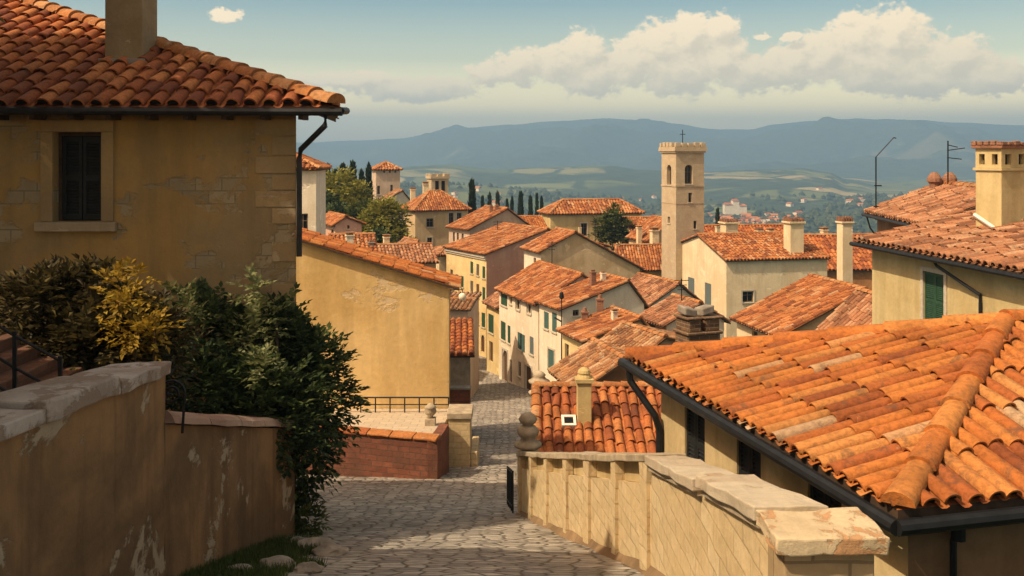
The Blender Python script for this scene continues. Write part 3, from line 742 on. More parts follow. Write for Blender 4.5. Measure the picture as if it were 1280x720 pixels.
def road():
    mb = MB(); ys = [-2 + i * .6 for i in range(184)]; k = 22; rows = []
    for y in ys:
        for (a, l0, r0), (b, l1, r1) in zip(RD, RD[1:]):
            if a <= y <= b: t = (y - a) / (b - a); xl, xr = lerp(l0, l1, t), lerp(r0, r1, t)
        rows.append([V((lerp(xl, xr, j / k), y, zr(y) + .04 * noise.noise(V((lerp(xl, xr, j / k) * .8, y * .8, 5))))) for j in range(k + 1)])
    mb.v = [p for r in rows for p in r]
    for i in range(len(rows) - 1):
        for j in range(k): q = i * (k + 1) + j; mb.f.append((q, q + 1, q + k + 2, q + k + 1)); mb.m.append(0)
    tag(mb.build('street', M['road'], smooth=True), kind='structure')
road()
# ------------------------------------------------------------------ the town
sh = lambda m, s=None: {'m': m, 's': s}
house('street_house', 'white street house with green shutters and an arched doorway, lower end of the cobbled street', 673, 70, 19.5, 380, 624, 780, -18.6, 'gv', (727, 345), wall='white', tile='tile',
      wins=[('L', 626, 362, 634, 382, 's', sh('green')), ('L', 637, 367, 640, 380, 'd'), ('L', 645, 372, 650, 387, 'd', sh('grey', 'frame')), ('L', 659, 377, 664, 392, 'd', sh('grey', 'frame')),
            ('L', 626, 402, 632, 425, 's', sh('green')), ('L', 634.5, 407, 638, 429, 's', sh('green')), ('L', 647, 416, 653, 437, 'l', sh('teal')), ('L', 662, 421, 667, 443, 's', sh('blue')),
            ('L', 628.5, 438, 634.5, 477, 'A', sh('green', 'frame')), ('L', 637, 450, 640, 478, 'D'), ('L', 647.5, 452, 651, 471, 'd'), ('L', 656.5, 458, 664.5, 494, 'D', sh(None, 'frame'))],
      chims=[(668, 345, 352, 76, 5, dict(style='slab', th=20)), (714, 337, 345, 73, 7, dict(style='pots', th=20, mat=M['brick']))])
hM = house('street_house', 'white street house with blue shutters, beside the low yellow house with brick chimneys', 703, 66, 22, 387, 674, 805, -17.6, 'gv', (785, 353), wall='white', tile='tile',
      wins=[('L', 680, 390, 686, 411, 's', sh('teal')), ('L', 690, 391, 696, 415, 's', sh('teal')), ('L', 685.5, 437, 693, 463, 's', sh('teal', 'frame')), ('L', 686, 479, 692, 494, 'd', sh('grey', 'frame')),
            ('R', 716, 383, 724, 395, 'd')],
      chims=[(741, 337, 356, 69, 8, dict(style='pots', th=20, mat=M['brick'])), (754, 339, 355, 69.5, 7, dict(style='pots', th=20, mat=M['white']))])
house('low_house', 'low yellow house with a grey gable wall, its roof in front of two brick chimneys', 733, 56, 18, 427, 703, 818, -16, 'gv', (800, 400), wall='yellow', tile='tile',
      wins=[('L', 706, 430, 711, 452, 'd', sh('grey')), ('R', 772, 417, 783, 431, 'd', sh('brownsh', 'frame'))],
      chims=[(768, 386, 396, 58, 8, dict(style='slab', th=20, mat=M['white']))])
house('white_house', 'small white house with three teal shutters high behind the low yellow house', 815, 72, 22, 380, 768, 872, -17, 'gv', (848, 356), wall='white', tile='tile_rose',
      wins=[('L', 774, 376, 779, 392, 's', sh('teal')), ('L', 784.5, 379, 790, 395, 's', sh('teal')), ('L', 795, 383, 801, 394, 's', sh('teal'))])
house('small_house', 'small cream house with one teal shutter in front of the tall church house', 833, 58, 20, 406, 803, 905, -16, 'gv', (874, 381), wall='white', tile='tile_rose',
      wins=[('L', 811, 404, 819, 424, 's', sh('teal'))])
house('low_house', 'low building with two weathered roof slopes meeting a dark gable behind the orange garden house', 729, 42, 13, 488, 696, 850, -15, 'gv', (780, 452), wall='brown', tile='tile_old', seed=61)
house('low_house', 'low building with a long weathered roof just behind the right orange roof corner', 800, 50, 22, 448, 752, 900, -16, 'gv', (830, 424), wall='mauve', tile='tile_old')
house('street_house', 'narrow yellow house with green shutters squeezed between the white and the tall yellow house', 625, 80, 20, 384, 608.5, 690, -19, 'gv', (660, 360), wall='yellow', tile='tile_rose',
      wins=[('L', 610.5, 393, 617, 416, 's', sh('green')), ('L', 611.5, 427, 616, 452, 'D')])
house('street_house', 'tall yellow street house with a pink gable wall and rows of shuttered windows', 608, 92, 30, 318, 558, 760, -20.5, 'gv', (684, 288), wall='yellow', tile='tile', cornice=True,
      wins=[('L', 563, 337, 566, 352, 'd', sh('grey')), ('L', 569.5, 343, 573, 356, 's', sh('grey')), ('L', 576, 345, 579.5, 359, 's', sh('green')), ('L', 588, 327, 591.5, 342, 's', sh('green')), ('L', 595.5, 330, 599, 344.5, 's', sh('grey')), ('L', 603, 333, 606.5, 348, 's', sh('green')),
            ('L', 588, 351, 591.5, 368, 's', sh('grey')), ('L', 595.5, 355, 599, 372, 's', sh('brownsh')), ('L', 603, 359, 606.5, 376, 's', sh('green')),
            ('L', 588, 383, 591.5, 400, 's', sh('brownsh')), ('L', 595.5, 389, 599, 405, 'd'), ('L', 602, 391, 606.5, 409, 's', sh('green')), ('L', 601.5, 419, 605.5, 440, 'A')])
# the pink gable of that house is set by recolouring its viewer-side wall faces
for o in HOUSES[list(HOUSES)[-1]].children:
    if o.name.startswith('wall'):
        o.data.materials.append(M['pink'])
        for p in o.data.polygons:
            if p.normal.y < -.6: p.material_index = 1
house('gable_house', 'beige house with a broad blank gable and one tiny window, above the street roofs', 676, 84, 20, 315, 655, 800, -18, 'gv', (719, 292), 336, wall='beige', tile='tile',
      wins=[('L', 667, 322, 670, 332, 'd', sh('grey')), ('R', 721, 316.5, 725, 322, 'd')], chims=[(725, 283, 292, 86, 4, dict(style='pots'))])
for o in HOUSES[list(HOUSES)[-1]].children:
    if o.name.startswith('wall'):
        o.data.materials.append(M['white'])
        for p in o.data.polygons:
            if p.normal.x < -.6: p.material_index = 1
house('gable_house', 'house with a plain grey gable behind the tall yellow street house', 587, 105, 32, 287, 561, 662, -20, 'gv', (634, 262), wall='mauve', tile='tile',
      wins=[('L', 566, 290, 568.5, 302, 'd', sh('grey')), ('L', 571, 291, 573.5, 304, 'd', sh('grey')), ('L', 577, 292, 579.5, 306, 'd', sh('grey'))],
      chims=[(614, 256, 266, 108, 5, dict(style='pots', mat=M['brick'])), (621, 255, 264, 108, 5, dict(style='pots', mat=M['brick']))])
house('small_house', 'small pale house with two slit windows at the left end of the tall yellow house', 549, 100, 25, 319, 533, 575, -20, 'hip', (548, 311), wall='cream', tile='tile_rose',
      wins=[('L', 536, 330, 538, 342, 'd'), ('L', 541.5, 333, 543.5, 345, 'd'), ('L', 546, 350, 548, 365, 'd')])
house('villa', 'old hip-roofed ochre house with an arched blind window, below the round tower', 519, 118, 22, 262, 504, 585, -22, 'hip', (560, 240), wall='beige', tile='tile',
      wins=[('R', 533, 273, 542, 284, 'd'), ('R', 534, 297, 540, 307, 'd', sh('grey', 'frame')), ('R', 561, 266, 567, 280, 'd', sh('grey', 'frame')), ('R', 571, 266, 577, 280, 'd', sh('grey', 'frame')), ('L', 508, 285, 510.5, 296, 'd')],
      chims=[(532, 227, 244, 128, 8, dict(style='slab')), (516, 234, 252, 124, 7, dict(style='crown'))])
house('villa', 'broad yellow house with a hipped roof beside the pine tree', 688, 134, 14, 267, 676, 802, -24, 'hip', (740, 251), wall='gold', tile='tile', w=.42, L=.8,
      wins=[('R', 726, 279, 734, 295, 'd', sh('grey', 'frame'))])
house('orange_house', 'low orange house with an orange roof between the grey gable and the yellow villa', 655, 120, 10, 288, 650, 684, -24, 'gu', (.5, 272), b=8, wall='orangew', tile='tile_or')
# roofs left of the bell tower
house('roof_house', 'house with a red roof sloping down to a yellow wall, left of the bell tower', 775, 104, 6, 335, 757, 850, -19, 'gu', (770, 308), wall='gold', tile='tile', chims=[(763, 322, 336, 103, 9, dict(style='slab')), (772, 305, 318, 106, 5, dict(style='slab'))])
house('roof_house', 'house with a red gable roof tucked against the left side of the bell tower', 811, 109, 20, 300, 786, 870, -20, 'gv', (842, 275), wall='beige', tile='tile', chims=[(799, 282, 298, 110, 7, dict(style='slab')), (818, 284, 309, 107.5, 11, dict(style='slab'))])
house('roof_house', 'house with a long low red roof farthest back among those left of the bell tower', 790, 120, 8, 296, 780, 870, -22, 'gu', (.5, 273), b=8, wall='beige', tile='tile')
# church house and the roofs right of it
hS = house('church_house', 'large cream house with a bright blank gable and tall shuttered windows, beside the bell tower', 908, 88, 12, 326, 840, 1034, -18, 'gu', (874, 295), wall='church', tile='tile', ov=.3, w=.33, L=.6,
      wins=[('L', 833 + 11, 333, 849, 367, 's', sh('grey')), ('L', 860, 347, 868, 379, 's', sh('blue')), ('L', 881, 354, 889, 386, 's', sh('blue')), ('R', 928, 364, 942, 378, 'd', sh('grey', 'frame')), ('R', 976, 364, 992, 376, 'd', sh('grey', 'frame'))],
      chims=[(992, 272, 303, 91, 22, dict(style='crown', th=12))])
house('gable_house', 'cream house with a shaded gable and long-tiled roof before the church house', 978, 50, 11, 420, 921, 1082, -15, 'gv', (1080, 365), wall='cream', tile='tile', L=.6,
      wins=[('L', 940, 414, 947, 433, 'd', sh('grey')), ('L', 962, 424, 968, 440, 'd', sh('brownsh'))], chims=[(1056, 271, 356, 55, 17, dict(style='crown', th=11, mat=M['church']))])
house('long_house', 'long ochre house with a broad red roof behind the tall white chimney', 1000, 100, 3, 337, 990, 1140, -20, 'gu', (.5, 296), b=12, wall='orangew', tile='tile_red', w=.42, L=.8,
      chims=[(1030, 284, 300, 108, 9, dict(style='slab')), (963, 285, 300, 110, 9, dict(style='slab'))])
house('roof_house', 'house with dark red roof and stout chimneys between bell tower and church house', 884, 118, 8, 310, 870, 1000, -22, 'gu', (.5, 284), b=9, wall='beige', tile='tile_red', w=.42, L=.8,
      chims=[(911, 274, 296, 118, 20, dict(style='crown')), (949, 285, 296, 116, 9, dict(style='crown')), (897, 281, 296, 116, 6, dict(style='slab'))])
house('small_house', 'small house with a pinkish roof wedged against the upper right yellow house', 1062, 40, 8, 438, 1020, 1150, -14, 'gv', (1120, 380), wall='mauve', tile='tile_rose', seed=77)
# left of the street
house('tall_house', 'tall white house with one dark window, rising right beside the big left house', 330, 60, 4, 211, 328, 395, -16, 'hip', (340, 196), b=5, wall='white', tile='tile', ov=.3,
      wins=[('R', 372, 267, 385, 292, 'd')])
house('square_tower', 'squat square tower house with a pyramid roof and slit windows among dark cypresses', 470, 160, 15, 212, 465, 500, -24, 'hip', (484, 204), wall='mauve', tile='tile', w=.45, L=.8, cat='tower',
      wins=[('R', 471.5, 232, 475, 243, 'd'), ('R', 479, 213.5, 481.5, 216, 'd'), ('R', 486, 213.5, 488.5, 216, 'd'), ('R', 493, 213.5, 495.5, 216, 'd'), ('R', 488, 231, 491, 240, 'd')])
house('small_house', 'pale lean-to house with a grey roof at the foot of the square tower', 476, 150, 30, 254, 468, 514, -24, 'gv', (503, 239), wall='white', tile='tile_old')
house('small_house', 'small pink house with an orange gable roof below the green trees', 419, 88, 24, 281, 400, 452, -19, 'gv', (432, 272), wall='pink', tile='tile',
      wins=[('L', 414, 287, 417, 300, 'd'), ('R', 434, 281, 437, 286, 'd')])
house('roof_house', 'house with a low orange roof behind the white chimney left of the ochre house', 415, 72, 12, 320, 402, 470, -17, 'gu', (.5, 296), b=7, wall='beige', tile='tile',
      chims=[(437, 290, 314, 70, 11, dict(style='slab', mat=M['white'])), (464, 300, 316, 74, 8, dict(style='pots', mat=M['greystone']))])
house('roof_house', 'house with a pinkish roof and one slender chimney, right of the white chimney', 452, 80, 14, 330, 440, 545, -18, 'gu', (.5, 309), b=6, wall='beige', tile='tile_rose',
      chims=[(483, 293, 318, 84, 9, dict(style='slab'))])
house('small_house', 'small grey flat-faced house in front of the hip-roofed ochre house', 495, 95, 25, 327, 490, 526, -19, 'gv', (523, 303), b=4, wall='mauve', tile='tile_rose', wins=[('R', 508, 312, 512, 322, 'd')])
hO = house('ochre_house', 'plain ochre house wall with a sloping tiled verge, behind the red brick wall', 300, 41, 2.5, 288, 299, 561, -12.2, 'gv', (330, 288), 359, wall='ochre', tile='tile_or', ov=.45, g=.28, det=2, w=.3, L=.6, b=2.6)
house('shed_house', 'small house with a brown roof between the ochre house and the street', 535, 46, 3, 447, 533, 588, -14.6, 'gu', (1.0, 402), b=6, wall='greystone', tile='tile_red', ov=.12, w=.3)
house('street_house', 'shaded house front with a lantern at the left bend of the street', 530, 66, -4, 388, 528, 585, -18, 'gu', (.5, 376), b=7, wall='mauve', tile='tile_old', ov=.3)

def bell_tower():
    d, th = 98, 18; u = V((math.cos(R(th)), math.sin(R(th)), 0)); v = V((-u.y, u.x, 0)); O = V((kx(845) * d, d, 0))
    sol = lambda t, px: (kx(px) * O.y - O.x) / (t.x - kx(px) * t.y)
    a, b = sol(u, 880), sol(v, 827); z0 = -20.5; zc = zat(191, d)
    root = thing('bell_tower', (O.x + (u.x * a + v.x * b) / 2, O.y + (u.y * a + v.y * b) / 2, z0), 'tall square stone bell tower with battlements and arched belfry openings', 'bell tower')
    PL = {'L': (O, v, -u), 'R': (O, u, -v)}
    H = {'L': [(833.5, 206, 839, 231), (834.5, 271, 837.5, 279)], 'R': [(856, 206, 866, 230), (860.5, 241, 865, 253), (867, 276, 871, 286)]}
    mb = MB(); hs = {}
    for f, t, ln in (('L', v, b), ('R', u, a)):
        hs[f] = []
        for x0, y0, x1, y1 in H[f]:
            s0, s1 = sorted((sol(t, x0), sol(t, x1))); dm = O.y + t.y * (s0 + s1) / 2; hs[f].append((s0, s1, zat(y1, dm), zat(y0, dm)))
        wall_face(mb, PL[f], 0, ln, z0, zc, hs[f], .45)
    W3 = lambda s, t, z: V((O.x + u.x * s + v.x * t, O.y + u.y * s + v.y * t, z))
    wall_face(mb, (W3(a, 0, 0), v, u), 0, b, z0, zc, [(b * .3, b * .7, zc - 3.5, zc - 1.2)], .45); wall_face(mb, (W3(0, b, 0), u, v), 0, a, z0, zc, [], .45)
    mb.build('shaft', M['tower'], root)
    for f in 'LR':
        for i, h in enumerate(hs[f]): opening(root, PL[f], h, 'A' if False else 'd', .42, None, None)
    # belfry arches: spandrels close the tops of the two tall openings
    for f in 'LR':
        s0, s1, c, dd = hs[f][0]; o, t, n = PL[f]; k, r = (s0 + s1) / 2, (s1 - s0) / 2; am = MB()
        q = lambda s, z, off: V((o.x + t.x * s + n.x * off, o.y + t.y * s + n.y * off, z))
        arc = [(k - r * math.cos(math.pi * i / 10), dd - r + r * math.sin(math.pi * i / 10)) for i in range(11)]
        for (x0, z_0), (x1, z_1) in zip(arc, arc[1:]):
            am.poly([q(x0, z_0, -.012), q(x1, z_1, -.012), q(x1, dd, -.012), q(x0, dd, -.012)], 0, n); am.poly([q(x0, z_0, -.012), q(x1, z_1, -.012), q(x1, z_1, -.4), q(x0, z_0, -.4)], 0)
        am.build('arch', M['tower'], root)
    def ring(z0_, z1_, e, name):
        m = MB(); m.obox(W3(-e, -e, 0).xy, u.xy * (a + 2 * e), v.xy * (b + 2 * e), z0_, z1_); m.build(name, M['tower'], root)
    ring(zat(233.5, d), zat(231.5, d), .06, 'string_course'); ring(zat(255, d), zat(254.2, d), .03, 'string_course')
    ring(zc + .003, zc + .16, .14, 'cornice'); ring(zc + .163, zc + .40, .24, 'cornice')
    zt = zc + .403; e = .22; m = MB()
    m.obox(W3(-e, -e, 0).xy, u.xy * (a + 2 * e), v.xy * (b + 2 * e), zt, zt + .18); m.build('parapet', M['tower'], root)
    for A, B, la, lb in ((u, v, a, b), (v, u, b, a)):
        for far in (0, 1):
            for i in range(5):
                if A is v and i in (0, 4): continue
                st = W3(-e, -e, 0) + A * ((la + 2 * e) * (i + .12) / 5) + B * ((lb + 2 * e - .34) if far else .02)
                k = MB(); k.obox(st.xy, A.xy * (la + 2 * e) * .76 / 5, B.xy * .32, zt + .183, zt + .62 + rng.uniform(-.04, .04)); k.build('merlon', M['tower'], root, bevel=.03)
    c = W3(a / 2, b / 2, zt + .183); k = MB(); k.tube([c, c + V((0, 0, 1.75))], .045, 6); k.tube([c + V((-.28, 0, 1.3)), c + V((.28, 0, 1.3))], .04, 6); k.build('cross', M['iron'], root)
bell_tower()

def round_tower():
    c = P(547, 217, 140); root = thing('watch_tower', (c.x, c.y, -24), 'small crenellated stone watch tower above the hip-roofed ochre house', 'tower')
    m = MB(); w = 1.25; h = R(20); u = V((math.cos(h), math.sin(h))); v = V((-u.y, u.x)); o = V((c.x, c.y)) - u * w - v * w
    m.obox(o, u * 2 * w, v * 2 * w, -24, c.z - .7); m.build('shaft', M['tower'], root)
    m = MB(); m.obox(o - (u + v) * .15, u * (2 * w + .3), v * (2 * w + .3), c.z - .697, c.z - .35); m.build('parapet', M['tower'], root)
    for A, B in ((u, v), (v, u)):
        for far in (0, 1):
            for i in range(3):
                k = MB(); k.obox(o - (u + v) * .15 + A * ((2 * w + .3) * (i + .15) / 3) + B * (far * (2 * w)), A * .6, B * .3, c.z - .347, c.z); k.build('merlon', M['tower'], root)
    pl = (V((o.x, o.y, 0)), V((u.x, u.y, 0)), -V((v.x, v.y, 0)))
    for s in (.55, 1.45): k = MB(); k.on(pl, s, s + .5, c.z - 2.4, c.z - 1.0, .004, .03); k.build('window', M['hole'], root)
round_tower()
# ------------------------------------------------------------------ near buildings and walls
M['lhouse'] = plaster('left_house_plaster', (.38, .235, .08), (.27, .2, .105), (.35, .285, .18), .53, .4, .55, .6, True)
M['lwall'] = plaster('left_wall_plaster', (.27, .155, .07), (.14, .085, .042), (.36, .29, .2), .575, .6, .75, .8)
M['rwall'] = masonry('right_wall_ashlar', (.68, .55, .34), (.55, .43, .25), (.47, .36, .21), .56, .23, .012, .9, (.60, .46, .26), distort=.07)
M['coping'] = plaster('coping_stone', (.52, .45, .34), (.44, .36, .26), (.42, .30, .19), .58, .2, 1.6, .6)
M['lcoping'] = plaster('left_coping_stone', (.42, .375, .34), (.27, .215, .18), (.24, .18, .14), .53, .1, 1.4, .5)  # grey slabs with brown stains, coping of the tall left wall
M['redbrick'] = masonry('red_brick_wall', (.27, .095, .055), (.18, .06, .038), (.15, .09, .06), .42, .2, .016, .9, (.14, .065, .042))
M['pave'] = masonry('terrace_paving', (.55, .46, .34), (.48, .40, .30), (.34, .28, .2), .6, .45, .015, .3)
M['xwall'] = plaster('upper_right_plaster', (.58, .47, .25), (.50, .39, .19), (.6, .5, .3), .68, .3, .8)
M['rhouse'] = plaster('right_house_plaster', (.58, .46, .26), (.48, .36, .18), (.6, .5, .34), .66, .45, .9)
M['paint'] = flat('white_paint', (.75, .72, .66), .5, .15)
M['earth'] = flat('earth', (.12, .085, .05), .95, .5, 2, 0, .5)
M['stairs'] = masonry('brick_steps', (.16, .075, .045), (.11, .05, .03), (.10, .07, .05), .3, .1, .01, .5)

def zx(v, x, y, z): return V((x, y, z))

def left_house():
    root = thing('big_house', (-9, 24, -8), 'big weathered ochre house with a dark window and hipped tile roof, in shade', 'house')
    zt = .88; A, B, Cc, D = V((-18, 20.5, 0)), V((-4.5, 20.5, 0)), V((-5.95, 26.9, 0)), V((-18, 26.9, 0))
    pl = (V((0, 20.5, 0)), V((1, 0, 0)), V((0, -1, 0)))
    s0, s1 = kx(67) * 20.5, kx(127) * 20.5; h = (s0, s1, zat(277, 20.5), zat(165, 20.5))
    mb = MB(); wall_face(mb, pl, -18, -4.5, -8, zt, [h], .38)
    for p, q in ((B, Cc), (Cc, D), (D, A)):
        mb.poly([p + V((0, 0, -8)), q + V((0, 0, -8)), q + V((0, 0, zt)), p + V((0, 0, zt))], 0, V((q - p)).cross(V((0, 0, 1))))
    mb.poly([V((-5.95, 26.9, zt)), V((-13.6, 26.9, 4.02)), V((-18, 26.9, 4.02)), V((-18, 26.9, zt))], 0, V((0, 1, 0)))
    mb.poly([V((-18, 20.5, zt)), V((-18, 26.9, zt)), V((-18, 26.9, 4.0))], 0, V((-1, 0, 0)))
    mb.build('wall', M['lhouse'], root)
    f = MB()
    for a in ((s0 + .004, s0 + .07, h[2] + .01, h[3] - .01), (s1 - .07, s1 - .004, h[2] + .01, h[3] - .01), (s0 + .07, s1 - .07, h[3] - .08, h[3] - .01)): f.on(pl, *a, -.30, -.22)
    w = f.build('window', M['wood'], root)
    p = MB(); p.on(pl, s0 + .004, s1 - .004, h[2] + .004, h[3] - .004, -.37, -.34); p.build('pane', M['dark'], w)
    k = (s0 + s1) / 2
    for x0, x1 in ((s0 + .08, k - .01), (k + .01, s1 - .08)):
        q = MB(); louver(q, pl, x0, x1, h[2] + .03, h[3] - .1, -.29, -.24, True); q.build('shutter', M['blacksh'], w)
    sr = MB(); e = .26
    for a in ((s0 - e, s0 - .003, h[2] - .0, h[3]), (s1 + .003, s1 + e, h[2], h[3]), (s0 - e, s1 + e, h[3] + .003, h[3] + .26)): sr.on(pl, *a, .005, .05)
    sr.build('surround', plaster('worn_surround', (.36, .25, .12), (.29, .20, .11)), w, bevel=.015)
    sl_ = MB(); sl_.on(pl, s0 - .34, s1 + .34, h[2] - .2, h[2] - .003, .003, .16); sl_.build('sill', plaster('worn_sill', (.40, .32, .22), (.3, .23, .15)), w, bevel=.02)
    qm = plaster('worn_quoin', (.35, .25, .13), (.29, .21, .11), (.37, .29, .18), .55)   # worn quoin blocks at the corner
    z = -6.0; i = 0
    while z < .6:
        hh = rng.uniform(.34, .46); ln = .5 if i % 2 else .85
        if rng.random() < .45:
            qn = MB(); qn.on(pl, -4.5 - ln, -4.503, z, z + hh - .03, .003, .018 + rng.uniform(0, .012)); qn.build('quoin', qm, root, bevel=.012)
        z += hh; i += 1
    ze = .80; E, H = V((-3.56, 19.9, ze)), V((-13.6, 27.1, ze + 3.24)); Bk = V((-4.85, 27.1, ze)); Lf = V((-19, 19.9, ze)); RL = V((-19, 27.1, ze + 3.24))
    rf = roof_part(root, [[Lf, E, H, RL], [E, Bk, H]], [(E, H), (RL, H)], .385, .62, 2, M['tile_red'], M['ridge'], .09, 5, .24)
    ch = MB(); d = 22.3; x0, x1 = kx(131) * d, kx(178) * d
    ch.box(x0, x1, d, d + .95, ze + .7, 4.6); c = ch.build('chimney', plaster('chimney_render', (.36, .27, .16), (.28, .2, .11), (.45, .36, .25), .6), rf, bevel=.02)
    fl = MB(); zc = ze + (d - 19.9) * .45 + .17; fl.box(x0 - .1, x1 + .1, d - .14, d - .004, zc - .07, zc + .06); fl.build('flashing', M['greystone'], c, bevel=.01)
    ct = MB(); ct.box(x0 - .1, x1 + .1, d - .1, d + 1.05, 4.603, 4.75); ct.build('chimney_cap', M['greystone'], c)
    rt = MB()
    for i in range(18):
        x = -17.6 + i * .78
        if x < -3.7: rt.obox((x, 19.95), (.1, 0), (0, .545), ze - .14, ze - .004)
    rt.build('rafter_tail', M['wood'], root)
    g = MB(); yg = 19.82; zg = ze + .03
    g.tube([V((-19, yg, zg + .03)), V((-3.42, yg, zg - .02))], .085, 10); g.tube([V((-3.45, yg + .02, zg)), V((-3.42, yg + .5, zg + .02))], .075, 8); g.build('gutter', M['gutter'], root)
    dp = MB(); dp.tube([V((-3.75, yg, zg - .06)), V((-3.78, yg + .05, zg - .3)), V((-4.38, 20.38, zg - .78)), V((-4.42, 20.42, zg - 1.0)), V((-4.42, 20.42, zg - 3.0))], .06, 8); dp.build('downpipe', M['gutter'], root)
left_house()

def left_walls():
    x = -4.2
    r1 = thing('garden_wall', (x - .3, 8, -5), 'tall peeling ochre garden wall with a worn slab coping, nearest on the shaded side', 'wall')
    top = lambda y: -2.06 - .10 * (y - 5) * .93
    mb = MB()
    mb.box8([V((x - .55, 2.5, -6)), V((x, 2.5, -6)), V((x, 11.9, -6)), V((x - .55, 11.9, -6)), V((x - .55, 2.5, top(2.5))), V((x, 2.5, top(2.5))), V((x, 11.9, top(11.9))), V((x - .55, 11.9, top(11.9)))])
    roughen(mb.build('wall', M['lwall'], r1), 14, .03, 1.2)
    for (a, b, dz) in ((2.5, 8.75, .13), (8.77, 10.4, .19), (10.42, 12.0, .15)):
        m = MB(); q = [(x - .63, a), (x + .07, a), (x + .07, b), (x - .63, b)]
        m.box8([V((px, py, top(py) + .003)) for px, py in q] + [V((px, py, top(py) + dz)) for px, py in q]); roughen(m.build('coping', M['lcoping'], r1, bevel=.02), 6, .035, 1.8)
    r2 = thing('garden_wall', (x - .2, 15, -7), 'lower plain ochre garden wall with rounded pinkish coping stones, stepping down the street', 'wall')
    top2 = lambda y: -3.30 - (y - 11.9) * .289
    m = MB(); N = 14
    for i in range(N):
        a, b = 11.903 + 7.1 * i / N, 11.903 + 7.1 * (i + 1) / N
        m.box8([V((x - .4, a, -9.5)), V((x, a, -9.5)), V((x, b, -9.5)), V((x - .4, b, -9.5)), V((x - .4, a, top2(a))), V((x, a, top2(a))), V((x, b, top2(b))), V((x - .4, b, top2(b)))])
    # keep one skin: only the outer faces of the row matter, ends butt exactly
    m.build('wall', M['lwall'], r2)
    y = 11.95
    mat = plaster('rose_coping', (.40, .27, .20), (.30, .18, .13), (.46, .38, .3), .62, .1, 1.5)
    while y < 18.9:
        ln = min(rng.uniform(1.1, 1.6), 19.1 - y); k = MB(); seg = 8; rows = []
        for yy in (y, y + ln - .03):
            rows.append([V((x - .2 + .29 * math.cos(math.pi * i / seg), yy, top2(yy) + .02 + .17 * math.sin(math.pi * i / seg) ** .7)) for i in range(seg + 1)])
        b = len(k.v); k.v += rows[0] + rows[1]
        for i in range(seg): k.f.append((b + i, b + i + 1, b + seg + 2 + i, b + seg + 1 + i)); k.m.append(0)
        k.f += [tuple(range(seg, -1, -1)), tuple(range(seg + 1, 2 * seg + 2)), (0, seg + 1, 2 * seg + 1, seg)]; k.m += [0, 0, 0]
        roughen(k.build('coping', mat, r2), 1, .03, 2.5); y += ln
left_walls()

def garden():
    mb = MB(); zz = lambda y: -3.45 if y < 11.5 else lerp(-3.45, -5.4, (y - 11.5) / 9)
    for a, b in ((-6, 11.5), (11.5, 16), (16, 20.5)):
        mb.box8([V((-30, a, -9)), V((-4.62, a, -9)), V((-4.62, b, -9)), V((-30, b, -9)), V((-30, a, zz(a))), V((-4.62, a, zz(a))), V((-4.62, b, zz(b))), V((-30, b, zz(b)))])
    tag(mb.build('garden_ground', M['earth']), kind='structure')
    st = thing('garden_steps', (-7.2, 14, -3.6), 'dark red brick garden steps climbing beside the big shaded house', 'steps')
    for i in range(9):
        s = MB(); x1 = -5.9 - i * .32; s.box(x1 - .34 if i < 8 else x1 - 3, x1, 13.0, 15.0, -4.3, -3.62 + i * .17); s.build('step', M['stairs'], st, bevel=.015)
    rl = thing('hand_railing', (-7.1, 13, -3), 'black iron hand railing beside the red garden steps', 'railing')
    pts = [V((-5.95, 12.95, -2.75)), V((-6.55, 12.95, -2.42)), V((-7.15, 12.95, -2.05)), V((-7.9, 12.95, -1.65))]
    for p in pts:
        k = MB(); k.tube([V((p.x, p.y, p.z - 1.0)), p + V((0, 0, .06))], .03, 6); k.build('post', M['iron'], rl)
    for dz in (0, -.42, -.8):
        k = MB(); k.tube([p + V((0, 0, dz)) for p in pts], .02, 6); k.build('rail', M['iron'], rl)
    sc_ = thing('scroll_bracket', (-4.3, 12.3, -3.2), 'small curled black iron scroll at the end of the tall garden wall', 'ironwork')
    k = MB(); c = P(214, 491, 12.2); k.tube([c + V((.17 * (1 - t / 30) * math.cos(t * .45), 0, .17 * (1 - t / 30) * math.sin(t * .45))) for t in range(27)], .018, 5); k.tube([c + V((.17, 0, 0)), c + V((.14, 0, -.5))], .018, 5); k.build('scroll', M['iron'], sc_)
garden()

